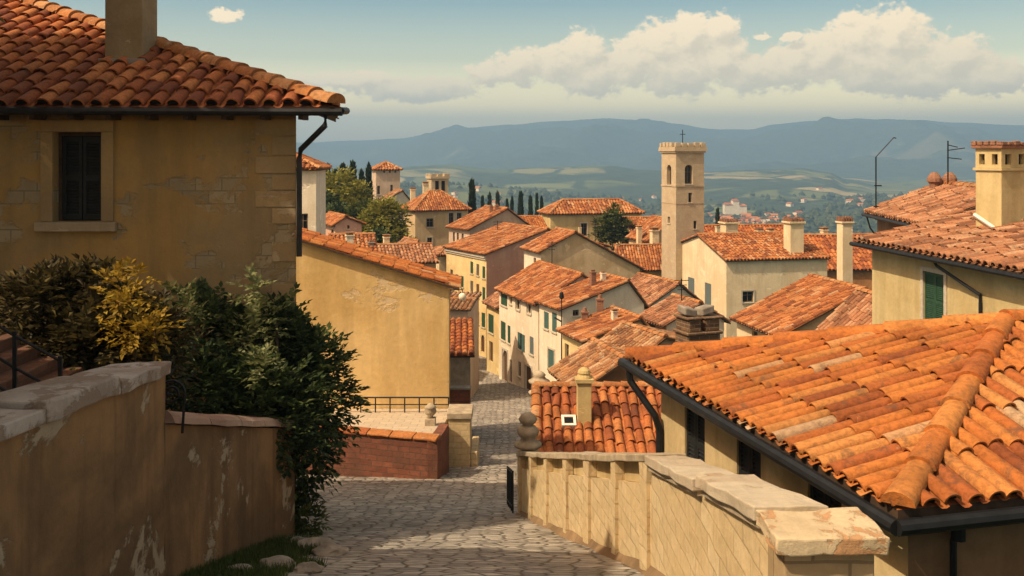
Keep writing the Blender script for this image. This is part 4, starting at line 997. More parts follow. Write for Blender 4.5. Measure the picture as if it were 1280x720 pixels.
def right_walls():
    root = thing('street_wall', (1.8, 14, -7), 'sunlit cream stone street wall with slab copings, stepping down the right side of the street', 'wall')
    path = [(1.93, 6.95), (1.90, 9.55), (1.85, 13.0), (1.36, 16.7), (.78, 20.5), (.18, 24.25)]
    tops = [-2.72, -3.28, -4.10, -5.23, -6.38, -7.50]; th = .42
    def strip(x0, y0, z0, x1, y1, z1, o0, o1, h0, name, mat, base=None, **kw):
        m = MB(); d = V((x1 - x0, y1 - y0)).normalized(); n = V((d.y, -d.x))
        q = [V((x0, y0)) + n * o0, V((x0, y0)) + n * o1, V((x1, y1)) + n * o1, V((x1, y1)) + n * o0]; zz = [z0, z0, z1, z1]
        m.box8([V((p.x, p.y, (base(p.y) if base else z + h0))) for p, z in zip(q, zz)] + [V((p.x, p.y, z)) for p, z in zip(q, zz)])
        o = m.build(name, mat, root, **kw)
        return roughen(o, 6, .03 if name == 'coping' else .018, 2.2) if name in ('coping', 'wall', 'pilaster') else o
    low = lambda y: zr(y) - .5
    for i in range(5):
        (x0, y0), (x1, y1) = path[i], path[i + 1]; z0, z1 = tops[i], tops[i + 1]
        cut = .0 if i < 2 else .30
        strip(x0, y0, z0 - cut - .003, x1, y1, z1 - cut - .003, 0, th, 0, 'wall', M['rwall'], low)
        if i >= 2: strip(x0, y0, z0 - .003, x1, y1, z1 - .003, .10, th, -.297, 'frieze', M['rhouse'])
        # foot of beaten earth and stone
        d = V((x1 - x0, y1 - y0)).normalized(); m = MB(); n = V((-d.y, d.x)); k = 5; rows = []
        for t in range(k + 1):
            p = V((lerp(x0, x1, t / k), lerp(y0, y1, t / k))); w = .12 + .07 * noise.noise(V((p.x * 2, p.y * 1.3, 0))); o = p + n * w; zz_ = zr(p.y)
            rows.append((V((p.x, p.y, zz_ + .13 + .09 * noise.noise(V((p.y * 2.1, 4, 0))))), V((o.x, o.y, zz_ - .03))))
        for t in range(k): m.poly([rows[t][0], rows[t + 1][0], rows[t + 1][1], rows[t][1]], 0, V((n.x, n.y, 1)))
        m.build('footing', plaster('wall_footing', (.27, .18, .10), (.17, .115, .065)) if i == 0 else bpy.data.materials['wall_footing'], root)
    for (a, b, za, zb_, hh) in ((9.75, 13.05, -3.24, -4.03, .12), (7.45, 9.62, -2.68, -3.16, .12)):
        xa, xb = lerp(1.93, 1.85, (a - 6.95) / 6.05), lerp(1.93, 1.85, (b - 6.95) / 6.05)
        strip(xa, a, za, xb, b, zb_, -.10, th + .06, -hh, 'coping', M['coping'], bevel=.03)
        strip(xa, a + .03, za - hh - .003, xb, b - .03, zb_ - hh - .003, -.05, th, -.06, 'coping_bed', M['stone'])
    for i in range(2, 5):
        (x0, y0), (x1, y1) = path[i], path[i + 1]
        strip(x0, y0 + .01, tops[i] + .10, x1, y1 - .01, tops[i + 1] + .10, -.07, th + .06, -.10, 'coping', M['stone'], bevel=.02)
        for t in ((.02, .12), (.50, .58)) if i < 4 else ((.02, .10), (.50, .58), (.92, .995)):
            a, b = t; strip(lerp(x0, x1, a), lerp(y0, y1, a), lerp(tops[i], tops[i + 1], a) - .006, lerp(x0, x1, b), lerp(y0, y1, b), lerp(tops[i], tops[i + 1], b) - .006, -.05, .095, 0, 'pilaster', M['rwall'], low)
    pr = thing('wall_pier', (2.05, 6.5, -4), 'square stone pier with a flaking terracotta cap, nearest end of the sunlit street wall', 'pier')
    m = MB(); m.box(1.80, 2.40, 6.5, 6.93, -5, -2.65); m.build('shaft', masonry('pier_stone', (.42, .31, .18), (.34, .25, .14), (.24, .17, .1), .5, .3, .012, .5), pr, bevel=.015)
    m = MB(); m.box(1.72, 2.46, 6.43, 6.96, -2.647, -2.53); roughen(m.build('cap', plaster('pier_cap', (.58, .48, .32), (.5, .4, .26), (.46, .27, .14), .53, .1, 2.2), pr, bevel=.015), 6, .03, 3)
    # pedestal with stacked stone ornament at the far end
    fn = thing('stone_finial', (.36, 24.5, -8), 'grey stone ball finial on a square pedestal at the far end of the sunlit wall', 'finial')
    c = V((.40, 24.55)); m = MB(); m.box(c.x - .26, c.x + .26, c.y - .26, c.y + .26, -9.6, -7.35); m.build('pedestal', M['stone'], fn, bevel=.02)
    m = MB(); m.lathe((c.x, c.y, -7.347), [(.34, 0), (.34, .08), (.24, .12), (.17, .2), (.26, .3), (.29, .4), (.2, .5), (.12, .54), (.2, .6), (.24, .68), (.18, .78), (.06, .84)], 16); m.build('ornament', M['stone'], fn, smooth=True)
    gt = thing('iron_gate', (.05, 25.2, -9), 'low black iron gate at the far foot of the sunlit wall', 'gate')
    a, b = V((.02, 24.6, zr(24.6))), V((-.12, 26.6, zr(26.6)))
    for t in (0, .25, .5, .75, 1):
        k = MB(); p = a.lerp(b, t); k.tube([p, p + V((0, 0, 1.05))], .025, 5); k.build('bar', M['iron'], gt)
    for dz in (.15, 1.0): k = MB(); k.tube([a + V((0, 0, dz)), b + V((0, 0, dz))], .022, 5); k.build('rail', M['iron'], gt)
right_walls()

def right_house():
    root = thing('hip_roof_house', (6, 13, -8), 'near house with a big bright orange hipped roof, beside the sunlit street wall', 'house')
    u, v = V((.97, .245, 0)), V((-.245, .97, 0)); C1 = V((3.76, 9.58, -3.6)); Lv = 7.3; C2 = C1 + v * Lv
    ap = C1 + v * 3.62 + u * 4.374; ap.z = zat(412, ap.y); far = C1 + u * 12; far2 = C2 + u * 12; ap2 = ap + u * 4
    rf = roof_part(root, [[C2, C1, ap], [C1, far, ap2, ap], [far2, C2, ap, ap2], [far, far2, ap2]], [(C1, ap), (C2, ap), (ap, ap2)], .24, .78, 2, M['tile_or'], tile_mat('ridge_orange', [(0, (.40, .12, .03)), (.6, (.48, .165, .038)), (1, (.52, .22, .06))], amount=.66), .09, 11, .155)
    O = C1 + u * .42 + v * .42; b = Lv - .84; a = 11.1; zt = -3.53
    plL = (V((O.x, O.y, 0)), v, -u); plR = (V((O.x, O.y, 0)), u, -v)
    sol = lambda t, px: (kx(px) * O.y - O.x) / (t.x - kx(px) * t.y)
    mb = MB(); hs = []
    for x0, x1, y0 in ((856, 881, 512), (921, 951, 553), (1010, 1052, 590)):
        s0, s1 = sorted((sol(v, x0), sol(v, x1))); hs.append((s0, s1, -5.2, zt - .22))
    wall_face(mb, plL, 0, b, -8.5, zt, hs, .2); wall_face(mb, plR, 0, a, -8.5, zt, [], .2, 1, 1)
    Wp = lambda s, t: V((O.x, O.y, 0)) + u * s + v * t
    wall_face(mb, (Wp(0, b), u, v), 0, a, -8.5, zt, []); wall_face(mb, (Wp(a, 0), v, u), 0, b, -8.5, zt, [])
    mb.build('wall', [M['rhouse'], plaster('right_house_front_shade', (.30, .17, .09), (.2, .11, .06), (.36, .24, .14))], root)  # brown front plaster, darkened to carry the shade on that side
    for h in hs:
        opening(root, plL, h, 's', .2, M['blacksh'], None, True)
    rt = MB(); 
    for i in range(11):
        p = C1 + v * (.3 + i * .66); k = MB(); k.obox((p + u * .05).xy, (u * .36).xy, (v * .1).xy, -3.72, -3.61); k.build('rafter_tail', M['wood'], root)
    g = MB(); off = V((-.97, -.245, 0)) * .08
    g.tube([C2 + off + v * .1 + V((0, 0, .02)), C1 + off - v * .1 + V((0, 0, -.02))], .08, 10); g.tube([C1 + off - v * .1 + V((0, 0, -.02)), C1 - v * .1 + u * 6 + V((0, 0, -.02))], .08, 10); g.build('gutter', M['gutter'], root)
    d = MB(); q = C2 - v * .25 + off; w0 = Wp(-.07, b - .1)
    d.tube([q + V((0, 0, -.05)), q + V((.02, 0, -.22)), V((w0.x, w0.y, -4.35)) - u * .08, V((w0.x, w0.y, -4.6)), V((w0.x, w0.y, -7.5))], .06, 8); d.build('downpipe', M['gutter'], root)
    lm = MB(); s = 2.0 - 1.4; p = Wp(.48, -.12); lm.tube([V((p.x, p.y, -3.66)), V((p.x, p.y, -3.9)), V((p.x - .03, p.y, -4.0)), V((p.x - .03, p.y, -5.2))], .035, 6); lm.tube([V((p.x + .02, p.y - .0, -3.98)), V((p.x + .02, p.y, -3.84))], .075, 8); lm.build('rain_hopper', M['gutter'], root)
right_house()

def garden_house():
    root = thing('garden_house', (2.8, 32.5, -13), 'small house with a deep orange tiled roof and white skylight just over the sunlit wall', 'house')
    x0, x1 = .70, 5.6; e = V((x0, 31, -9.75)); rg = -8.27; pitch = (rg - e.z) / 3.2
    E0, E1, R0, R1 = e, V((x1, 31, e.z)), V((x0 + .08, 34.2, rg)), V((x1, 34.2, rg))
    mb = MB(); mb.box(x0 + .25, x1 - .2, 31.35, 36.6, -14, -9.75); mb.build('wall', M['rhouse'], root)
    gb = MB()
    for xx in (x0 + .25, x1 - .2): gb.slab([V((xx, 31.35, -9.747)), V((xx, 34.2, rg - .1)), V((xx, 36.6, -9.747))], (.12 if xx < 2 else -.12, 0, 0))
    gb.build('gable', M['rhouse'], root)
    rf = roof_part(root, [[E0, E1, R1, R0], [V((x1, 37, -9.6)), V((x0, 37, -9.6)), R0, R1]], [(R0, R1)], .335, .62, 2, M['tile_red'], M['ridge'], .08, 21, .16)
    vg = MB(); caps(vg, E0 + V((.06, 0, .16)), R0 + V((.06, 0, .16)), .17, .6, 2); vg.build('verge_tile', M['ridge'], rf)
    d = 32.6; c = V((kx(730) * d, d)); w = .235; ck = MB(); zc = zat(470, d)
    ck.box(c.x - w, c.x + w, c.y - w, c.y + w, -9.5, zc - .18); cm = ck.build('chimney', M['gold'], rf, bevel=.02)
    k = MB(); k.box(c.x - w - .06, c.x + w + .06, c.y - w - .06, c.y + w + .06, zc - .177, zc - .06); k.lathe((c.x, c.y, zc - .057), [(.26, 0), (.24, .06), (.2, .12), (.22, .17), (.19, .26), (.1, .33), (.02, .35)], 14); k.build('chimney_cap', M['gold'], cm, smooth=False)
    sx, sy = kx(711) * 32.4, 32.4; t = V((0, 1, pitch)).normalized(); zz = e.z + pitch * (sy - 31) + .2
    q = lambda a, b, h: V((sx + a, sy, zz)) + t * b + V((0, -t.z, t.y)) * h
    f = MB()
    for a0, a1, b0, b1 in ((-.24, -.15, -.26, .26), (.15, .24, -.26, .26), (-.15, .15, -.26, -.16), (-.15, .15, .16, .26)):
        f.box8([q(a0, b0, -.1), q(a1, b0, -.1), q(a1, b1, -.1), q(a0, b1, -.1), q(a0, b0, .1), q(a1, b0, .1), q(a1, b1, .1), q(a0, b1, .1)])
    s = f.build('skylight', M['paint'], rf, bevel=.01); p = MB(); p.poly([q(-.15, -.16, .05), q(.15, -.16, .05), q(.15, .16, .05), q(-.15, .16, .05)], 0, V((0, -t.z, t.y))); p.build('pane', M['dark'], s)
    fn = thing('stone_finial', (kx(674) * 34.6, 34.6, -10), 'yellowish stone urn finial behind the left corner of the deep orange garden house roof', 'finial')
    c = V((kx(674) * 34.7, 34.7)); m = MB(); m.box(c.x - .27, c.x + .27, c.y - .27, c.y + .27, -13, zat(492, 34.7)); m.build('pedestal', M['stone'], fn, bevel=.02)
    m = MB(); m.lathe((c.x, c.y, zat(492, 34.7) + .003), [(.38, 0), (.38, .07), (.3, .1), (.22, .2), (.2, .28), (.36, .38), (.38, .46), (.26, .52), (.2, .6), (.24, .66), (.14, .76), (.03, .8)], 16); m.build('ornament', M['stone'], fn, smooth=True)
garden_house()

def upper_right():
    root = thing('upper_house', (17, 30, -12), 'yellow house with a green louvred window and big crowned chimney, above the orange roof', 'house')
    u, v = V((.992, .127, 0)), V((-.127, .992, 0)); C1 = V((13.95, 22.4, -3.3)); C2 = V((12.3, 35.3, -3.3)); v = (C2 - C1).normalized(); u = V((v.y, -v.x, 0)); Lv = (C2 - C1).length
    r0, r1 = C1 + u * 7 + V((0, 0, 1.47)), C2 + u * 7 + V((0, 0, 1.47))
    rf = roof_part(root, [[C2, C1, r0, r1], [C1 + u * 14, C2 + u * 14, r1, r0]], [(r0, r1)], .33, .7, 2, M['tile_rose'], None, .09, 31, .2)
    O = C1 + u * .5 + v * .3; b = Lv - .62; plL = (V((O.x, O.y, 0)), v, -u); zt = -3.24
    sol = lambda t, px: (kx(px) * O.y - O.x) / (t.x - kx(px) * t.y)
    s0, s1 = sorted((sol(v, 1155), sol(v, 1181))); dm = O.y + v.y * (s0 + s1) / 2; h = (s0, s1, zat(413, dm), zat(341, dm))
    mb = MB(); wall_face(mb, plL, 0, b, -12, zt, [h], .22)
    W = lambda s, t, z: V((O.x, O.y, z)) + u * s + v * t
    wall_face(mb, (W(0, 0, 0), u, -v), 0, 13, -12, zt, []); wall_face(mb, (W(0, b, 0), u, v), 0, 13, -12, zt, []); wall_face(mb, (W(13, 0, 0), v, u), 0, b, -12, zt, [])
    for t, n in ((0, -v), (b, v)): mb.poly([W(0, t, zt), W(6.5, t, zt + 1.36), W(13, t, zt)], 0, n)
    mb.build('wall', M['xwall'], root)
    f = opening(root, plL, h, 's', .22, M['green'], M['frame'], True)
    g = MB(); off = -u * .08; g.tube([C2 + off + v * .1, C1 + off], .08, 8); g.build('gutter', M['gutter'], root)
    s = sol(v, 1228); q = W(-.07, s, 0); e = W(-.5, s + 1.7, 0)
    d = MB(); d.tube([V((e.x, e.y, -3.35)), V((e.x, e.y, -3.5)) + u * .1, V((q.x, q.y, -4.15)), V((q.x, q.y, -4.4)), V((q.x, q.y, -9))], .05, 8); d.build('downpipe', M['gutter'], root)
    # big chimney with arched smoke openings
    cc = C2 + u * 3.55 - v * 3.2; z0 = -2.9; zt = zat(182, cc.y); th = R(24); a = V((math.cos(th), math.sin(th), 0)); bb = V((-a.y, a.x, 0)); w, dp = 1.25, 1.0
    o = cc - a * w / 2 - bb * dp / 2; zn = zat(213, cc.y)
    m = MB(); m.obox(o.xy, (a * w).xy, (bb * dp).xy, z0, zn); c = m.build('chimney', M['xwall'], rf, bevel=.02)
    m = MB(); m.obox((o - (a + bb) * .06).xy, (a * (w + .12)).xy, (bb * (dp + .12)).xy, zn + .003, zn + .09); m.build('chimney_collar', M['xwall'], c)
    m = MB(); H = zt - zn - .09
    for pl, ln, n in (((V((o.x, o.y, 0)), bb, -a), dp, 2), ((V((o.x, o.y, 0)), a, -bb), w, 2), ((V((*(o + a * w).xy, 0)), bb, a), dp, 2), ((V((*(o + bb * dp).xy, 0)), a, bb), w, 2)):
        hol = [(ln * (i + .28) / n, ln * (i + .72) / n, zn + .2, zt - .28) for i in range(n)]
        wall_face(m, pl, 0, ln, zn + .093, zt - .1, hol, .16)
    m.build('smoke_chamber', M['xwall'], c)
    m = MB(); m.obox((o + (a + bb) * .165).xy, (a * (w - .33)).xy, (bb * (dp - .33)).xy, zn + .1, zt - .11); m.build('dark_flue_fill', M['hole'], c)  # solid dark box, makes the smoke openings look unlit inside
    m = MB(); m.obox((o - (a + bb) * .1).xy, (a * (w + .2)).xy, (bb * (dp + .2)).xy, zt - .097, zt)
    for A, B, la, lb in ((a, bb, w, dp), (bb, a, dp, w)):
        for f_ in (0, 1):
            for i in range(5):
                p = o - (a + bb) * .12 + A * ((la + .24) * (i + .1) / 5) + B * ((lb + .06) if f_ else 0)
                m.obox(p.xy, (A * (la + .24) * .8 / 5).xy, (B * .18).xy, zt + .003, zt + .13 + rng.uniform(-.03, .03))
    m.build('chimney_crown', M['brick'], c, bevel=.02)
    fl = MB(); p0, p1 = o - (a + bb) * .12, o + a * (w + .1) - bb * .12
    fl.tube([V((*(o + bb * dp - a * .05).xy, zat(268, cc.y) - .02)), V((*p0.xy, -2.62)), V((*p1.xy, -2.22))], .07, 6); fl.build('flashing', M['paint'], c)
    # house behind
    r2 = thing('back_house', (20, 44, -12), 'house with a pinkish hip-edged roof and twin brick pots, behind the upper yellow house', 'house')
    v2 = V((.093, .995, 0)).normalized(); u2 = V((v2.y, -v2.x, 0)); D2 = V((17.2, 48, -3.05)); D1 = D2 - v2 * 9; k0, k1 = D1 + u2 * 3.5 + V((0, 0, 1.36)), D2 + u2 * 3.5 + V((0, 0, 1.36))
    rf2 = roof_part(r2, [[D2, D1, k0, k1], [D1 + u2 * 7, D2 + u2 * 7, k1, k0]], [(k0, k1)], .36, .75, 1, M['tile_rose'], None, .1, 33, .2)
    m = MB(); q = D1 + u2 * .5; m.obox(q.xy, (u2 * 6).xy, (v2 * 8.6).xy, -13, -2.98); m.build('wall', M['brown'], r2)
    g = MB(); g.tube([D2 - u2 * .08, D1 - u2 * .08], .08, 6); g.build('gutter', M['gutter'], r2)
    d = MB(); d.tube([D2 - u2 * .05 - v2 * .6, D2 + u2 * .1 - v2 * .65 + V((0, 0, -.6)), D2 + u2 * .46 - v2 * .7 + V((0, 0, -1.1))], .04, 6); d.build('downpipe', M['gutter'], r2)
    for px in (1168, 1187):
        p = P(px, 215, 46.6); c = MB(); c.lathe((p.x, p.y, -2.1), [(.3, 0), (.3, .35), (.22, .4), (.24, .62), (.34, .7), (.34, .85), (.26, 1.0), (.12, 1.14)], 10); c.build('chimney_pot', M['brick'], rf2)
    t = thing('roof_antenna', (17.4, 47, -3), 'bent thin roof antenna standing left of the pinkish roof behind', 'antenna')
    b0, b1, b2 = P(1095, 275, 46.9), P(1095, 196, 46.9), P(1117, 172, 46.9); k = MB(); k.tube([b0, b1], .035, 5); k.tube([b1, b2], .025, 5); k.tube([b2, b2 + V((.12, 0, -.03))], .025, 5); k.build('mast', M['iron'], t)
    k = MB(); k.tube([P(1093, 232, 46.9), P(1102, 232, 46.9)], .03, 5); k.tube([P(1092, 258, 46.9), P(1098, 258, 46.9)], .03, 5); k.build('arm', M['iron'], t)
    t = thing('roof_antenna', (P(1185, 240, 45.9).x, 45.9, -2), 'tall television aerial with side prongs, rising behind the twin brick pots', 'antenna')
    k = MB(); k.tube([P(1185, 240, 45.9), P(1185, 176, 45.9)], .035, 5); k.build('mast', M['iron'], t)
    for y0, x1, y1 in ((181, 1197, 184), (188, 1206, 185), (197, 1202, 199)): k = MB(); k.tube([P(1184, y0, 45.9), P(x1, y1, 45.9)], .022, 5); k.build('prong', M['iron'], t)
upper_right()

def brick_stack():
    d = 23; t = thing('brick_chimney', (P(872, 430, d).x, d, -9), 'crumbling dark brick chimney with two tilted stones on top, behind the orange ridge', 'chimney')
    th = R(20); a = V((math.cos(th), math.sin(th), 0)); b = V((-a.y, a.x, 0)); p = P(872, 400, d); w, dp = .84, .62; o = V((p.x, p.y, 0)) - a * w / 2 - b * dp / 2
    zt = zat(397, d); m = MB(); m.obox(o.xy, (a * w).xy, (b * dp).xy, -13, zt - .35); m.build('stack', masonry('sooty_brick', (.20, .11, .06), (.12, .07, .045), (.26, .2, .13), .26, .09, .012, .8), t, bevel=.015)
    m = MB(); m.obox((o - (a + b) * .05).xy, (a * (w + .1)).xy, (b * (dp + .1)).xy, zt - .347, zt - .28); m.obox((o + a * .02).xy, (a * w * .38).xy, (b * dp).xy, zt - .277, zt); m.obox((o + a * w * .55).xy, (a * w * .43).xy, (b * dp).xy, zt - .277, zt)
    m.obox((o - (a + b) * .03).xy, (a * (w * .45)).xy, (b * (dp + .06)).xy, zt + .003, zt + .06); m.obox((o + a * w * .5 - b * .03).xy, (a * (w * .6)).xy, (b * (dp + .06)).xy, zt + .003, zt + .05); m.build('crown', bpy.data.materials['sooty_brick'], t, bevel=.02)
    for i, s in enumerate((.18, .72)):
        k = MB(); c = o + a * w * s + b * dp / 2; k.obox((c - a * .17 - b * .2).xy, (a * .32).xy, (b * .4).xy, zt + .08, zt + .26)
        s_ = k.build('cap_stone', M['greystone'], t, bevel=.03)
        for vx in s_.data.vertices: vx.co.z += .12 * ((vx.co.x + t.location.x - c.x)) * (1 if i else -1) * 2
brick_stack()

def left_middle():
    r = thing('brick_wall', (-5, 35, -12), 'low red brick wall with a tiled coping below the plain ochre house', 'wall')
    A, B, Cc = V((-8.6, 36.2)), V((-2.62, 34.4)), V((-2.35, 36.6)); zt = -10.12
    m = MB()
    for p, q in ((A, B), (B, Cc)):
        d = (q - p).normalized(); n = V((-d.y, d.x)); m2 = [p, q, q + n * .34, p + n * .34]
        m.box8([V((*k, -13.2)) for k in m2] + [V((*k, zt)) for k in m2])
    roughen(m.build('wall', M['redbrick'], r), 8, .03, 2)
    d = (B - A).normalized(); n = V((-d.y, d.x)); L = (B - A).length; N = 7
    for i in range(N):
        p = A + d * (L * i / N); q = A + d * (L * (i + 1) / N - .03); k = MB(); k.box8([V((*(p - n * .08), zt + .003)), V((*(q - n * .08), zt + .003)), V((*(q + n * .4), zt + .003)), V((*(p + n * .4), zt + .003)), V((*(p - n * .08), zt + .07)), V((*(q - n * .08), zt + .07)), V((*(q + n * .4), zt + .15)), V((*(p + n * .4), zt + .15))])
        roughen(k.build('coping', M['tile_red'] if i < 4 else M['ridge'], r, bevel=.02), 2, .03, 3)
    m = MB(); q = [(-9, 36.55), (-2.95, 34.75), (-2.68, 36.6), (-2.6, 38.2), (-2.5, 41.2), (-9, 41.2)]; z = lambda y: -10.16 - .04 * (y - 34.4) * 2.2
    m.slab([V((x, y, z(y))) for x, y in q], (0, 0, -1.2)); tag(m.build('terrace', M['pave']), kind='structure')
    t = thing('stone_pillar', (-2.0, 38.8, -13), 'squat pale stone gate pillar between the red brick wall and the street', 'pillar')
    x0, x1 = kx(561) * 38.4, kx(588) * 38.4; m = MB(); m.box(x0, x1, 38.3, 39.6, -13.6, zat(524, 38.3)); m.build('shaft', M['rwall'], t, bevel=.02)
    m = MB(); m.box(x0 - .07, x1 + .07, 38.23, 39.67, zat(524, 38.3) + .003, zat(516, 38.3)); m.build('cap', M['stone'], t, bevel=.03)
    m = MB(); m.box(x1 + .003, x1 + .28, 38.4, 40.5, -13.6, -11.7); m.build('buttress', M['rwall'], t, bevel=.04)
    u = thing('stone_urn', (kx(538) * 38, 38, -10.4), 'pale stone urn on the terrace edge in front of the ochre house', 'urn')
    zb = -10.32; m = MB(); c = V((kx(538) * 37.6, 37.6)); m.box(c.x - .2, c.x + .2, c.y - .2, c.y + .2, zb - .3, zb + .16); m.build('plinth', M['stone'], u, bevel=.02)
    m = MB(); m.lathe((c.x, c.y, zb + .163), [(.14, 0), (.1, .06), (.2, .16), (.24, .26), (.2, .36), (.24, .4), (.16, .46), (.08, .54)], 14); m.build('vase', M['stone'], u, smooth=True)
    g = thing('terrace_railing', (-4.8, 40.3, -10.6), 'grey metal railing along the foot of the plain ochre house', 'railing'); y = 40.3; zz = z(y)
    xs = [-7.4 + .6 * i for i in range(9)]
    for x in xs: k = MB(); k.tube([V((x, y, zz)), V((x, y, zz + .62))], .03, 5); k.build('post', M['gutter'], g)
    for dz in (.33, .62): k = MB(); k.tube([V((xs[0], y, zz + dz)), V((xs[-1], y, zz + dz))], .035 if dz > .4 else .025, 5); k.build('rail', M['gutter'], g)
    w = thing('low_wall', (-2.6, 43.4, -13), 'low dark red wall in shade beside the street, below the brown-roofed shed', 'wall')
    m = MB(); m.box(kx(559) * 43.6, kx(588) * 43.6, 43.4, 43.8, -14, zat(487, 43.4)); m.build('wall', M['redbrick'], w, bevel=.03)
    m = MB(); m.box(kx(558) * 43.6, kx(589) * 43.6, 43.34, 43.86, zat(487, 43.4) + .003, zat(485, 43.4)); m.build('coping', M['greystone'], w)
    pq = MB(); p = P(548, 462, 41.2); pq.box(p.x - .14, p.x + .14, p.y + .55, p.y + .61, p.z - .07, p.z + .08)
    o = pq.build('wall_plaque', M['orangew'], loc=(p.x, p.y + .58, p.z)); tag(o, 'small brown plaque on the plain ochre house wall', 'plaque')
    # street lantern on its bracket, and the thin lamp post by the white houses
    l = thing('wall_lantern', P(578, 372, 64), 'round pale lantern hung on a bracket at the left bend of the street', 'lantern'); c = P(578, 371, 64)
    k = MB(); k.blob(c, .26, .26, .26, 1, .02); k.build('globe', M['white'], l, smooth=True); k = MB(); k.tube([c + V((0, 0, .25)), c + V((0, .05, .45)), c + V((-.9, 1.8, .2)), c + V((-1.0, 2.2, -1.2))], .035, 5); k.build('bracket', M['iron'], l)
    s = thing('street_lamp', (P(702, 450, 62).x, 62, -17), 'thin dark lamp post with a side arm in front of the blue-shuttered white house', 'lamp post')
    a, b = P(702, 374, 62), P(702, 480, 62); k = MB(); k.tube([b, a], .05, 6, r1=.035); k.build('post', M['iron'], s); k = MB(); k.tube([P(702, 402, 62), P(693, 397, 62)], .05, 5); k.build('arm', M['iron'], s); k = MB(); k.lathe(a, [(.05, 0), (.16, .1), (.12, .4), (.03, .5)], 8); k.build('lamp_head', M['iron'], s)
    for px, yt, yb, d in ((731, 391, 412, 60), (750, 375, 408, 60.5)):
        st = thing('brick_chimney', P(px, yb, d), 'short brick chimney rising against the white gable, left of the pair' if px < 740 else 'taller brick chimney rising against the white gable, right of the pair', 'chimney', 'brick chimneys behind the low yellow house')
        p = P(px, yt, d); k = MB(); k.box(p.x - .2, p.x + .2, d - .2, d + .2, zat(yb, d) - 1.4, p.z); k.build('stack', M['brick'], st); k = MB(); k.box(p.x - .25, p.x + .25, d - .25, d + .25, p.z + .003, p.z + .1); k.lathe((p.x, d, p.z + .103), [(.14, 0), (.11, .22)], 8); k.build('chimney_cap', M['brick'], st)
left_middle()

def occluder():
    # unseen house added left of the frame to shade the foreground
    r = thing('occluder_house', (-11, 2, -3.4), 'unseen ochre neighbour house on the garden terrace, just left of the view', 'house')
    x0, x1, y0, y1, zt = -16, -7.6, -8, NB_Y, NB_Z
    m = MB(); wall_face(m, (V((x1, 0, 0)), V((0, 1, 0)), V((1, 0, 0))), y0, y1, -4, zt, [(-3, -2, 0, 1.6), (1, 2, 0, 1.6), (5, 6, 0, 1.6)], .2); m.box(x0, x1 - .21, y0, y1, -4, zt); m.build('wall', M['lhouse'], r)
    roof_part(r, [[V((x1 + .4, y0, zt)), V((x1 + .4, y1 + .2, zt)), V((-11.8, y1 + .2, zt + 1.5)), V((-11.8, y0, zt + 1.5))], [V((x0 - .4, y1 + .2, zt)), V((x0 - .4, y0, zt)), V((-11.8, y0, zt + 1.5)), V((-11.8, y1 + .2, zt + 1.5))]], [(V((-11.8, y0, zt + 1.5)), V((-11.8, y1, zt + 1.5)))], .35, .6, 1, M['tile_red'])
NB_Y, NB_Z = 10.3, 5.8
occluder()

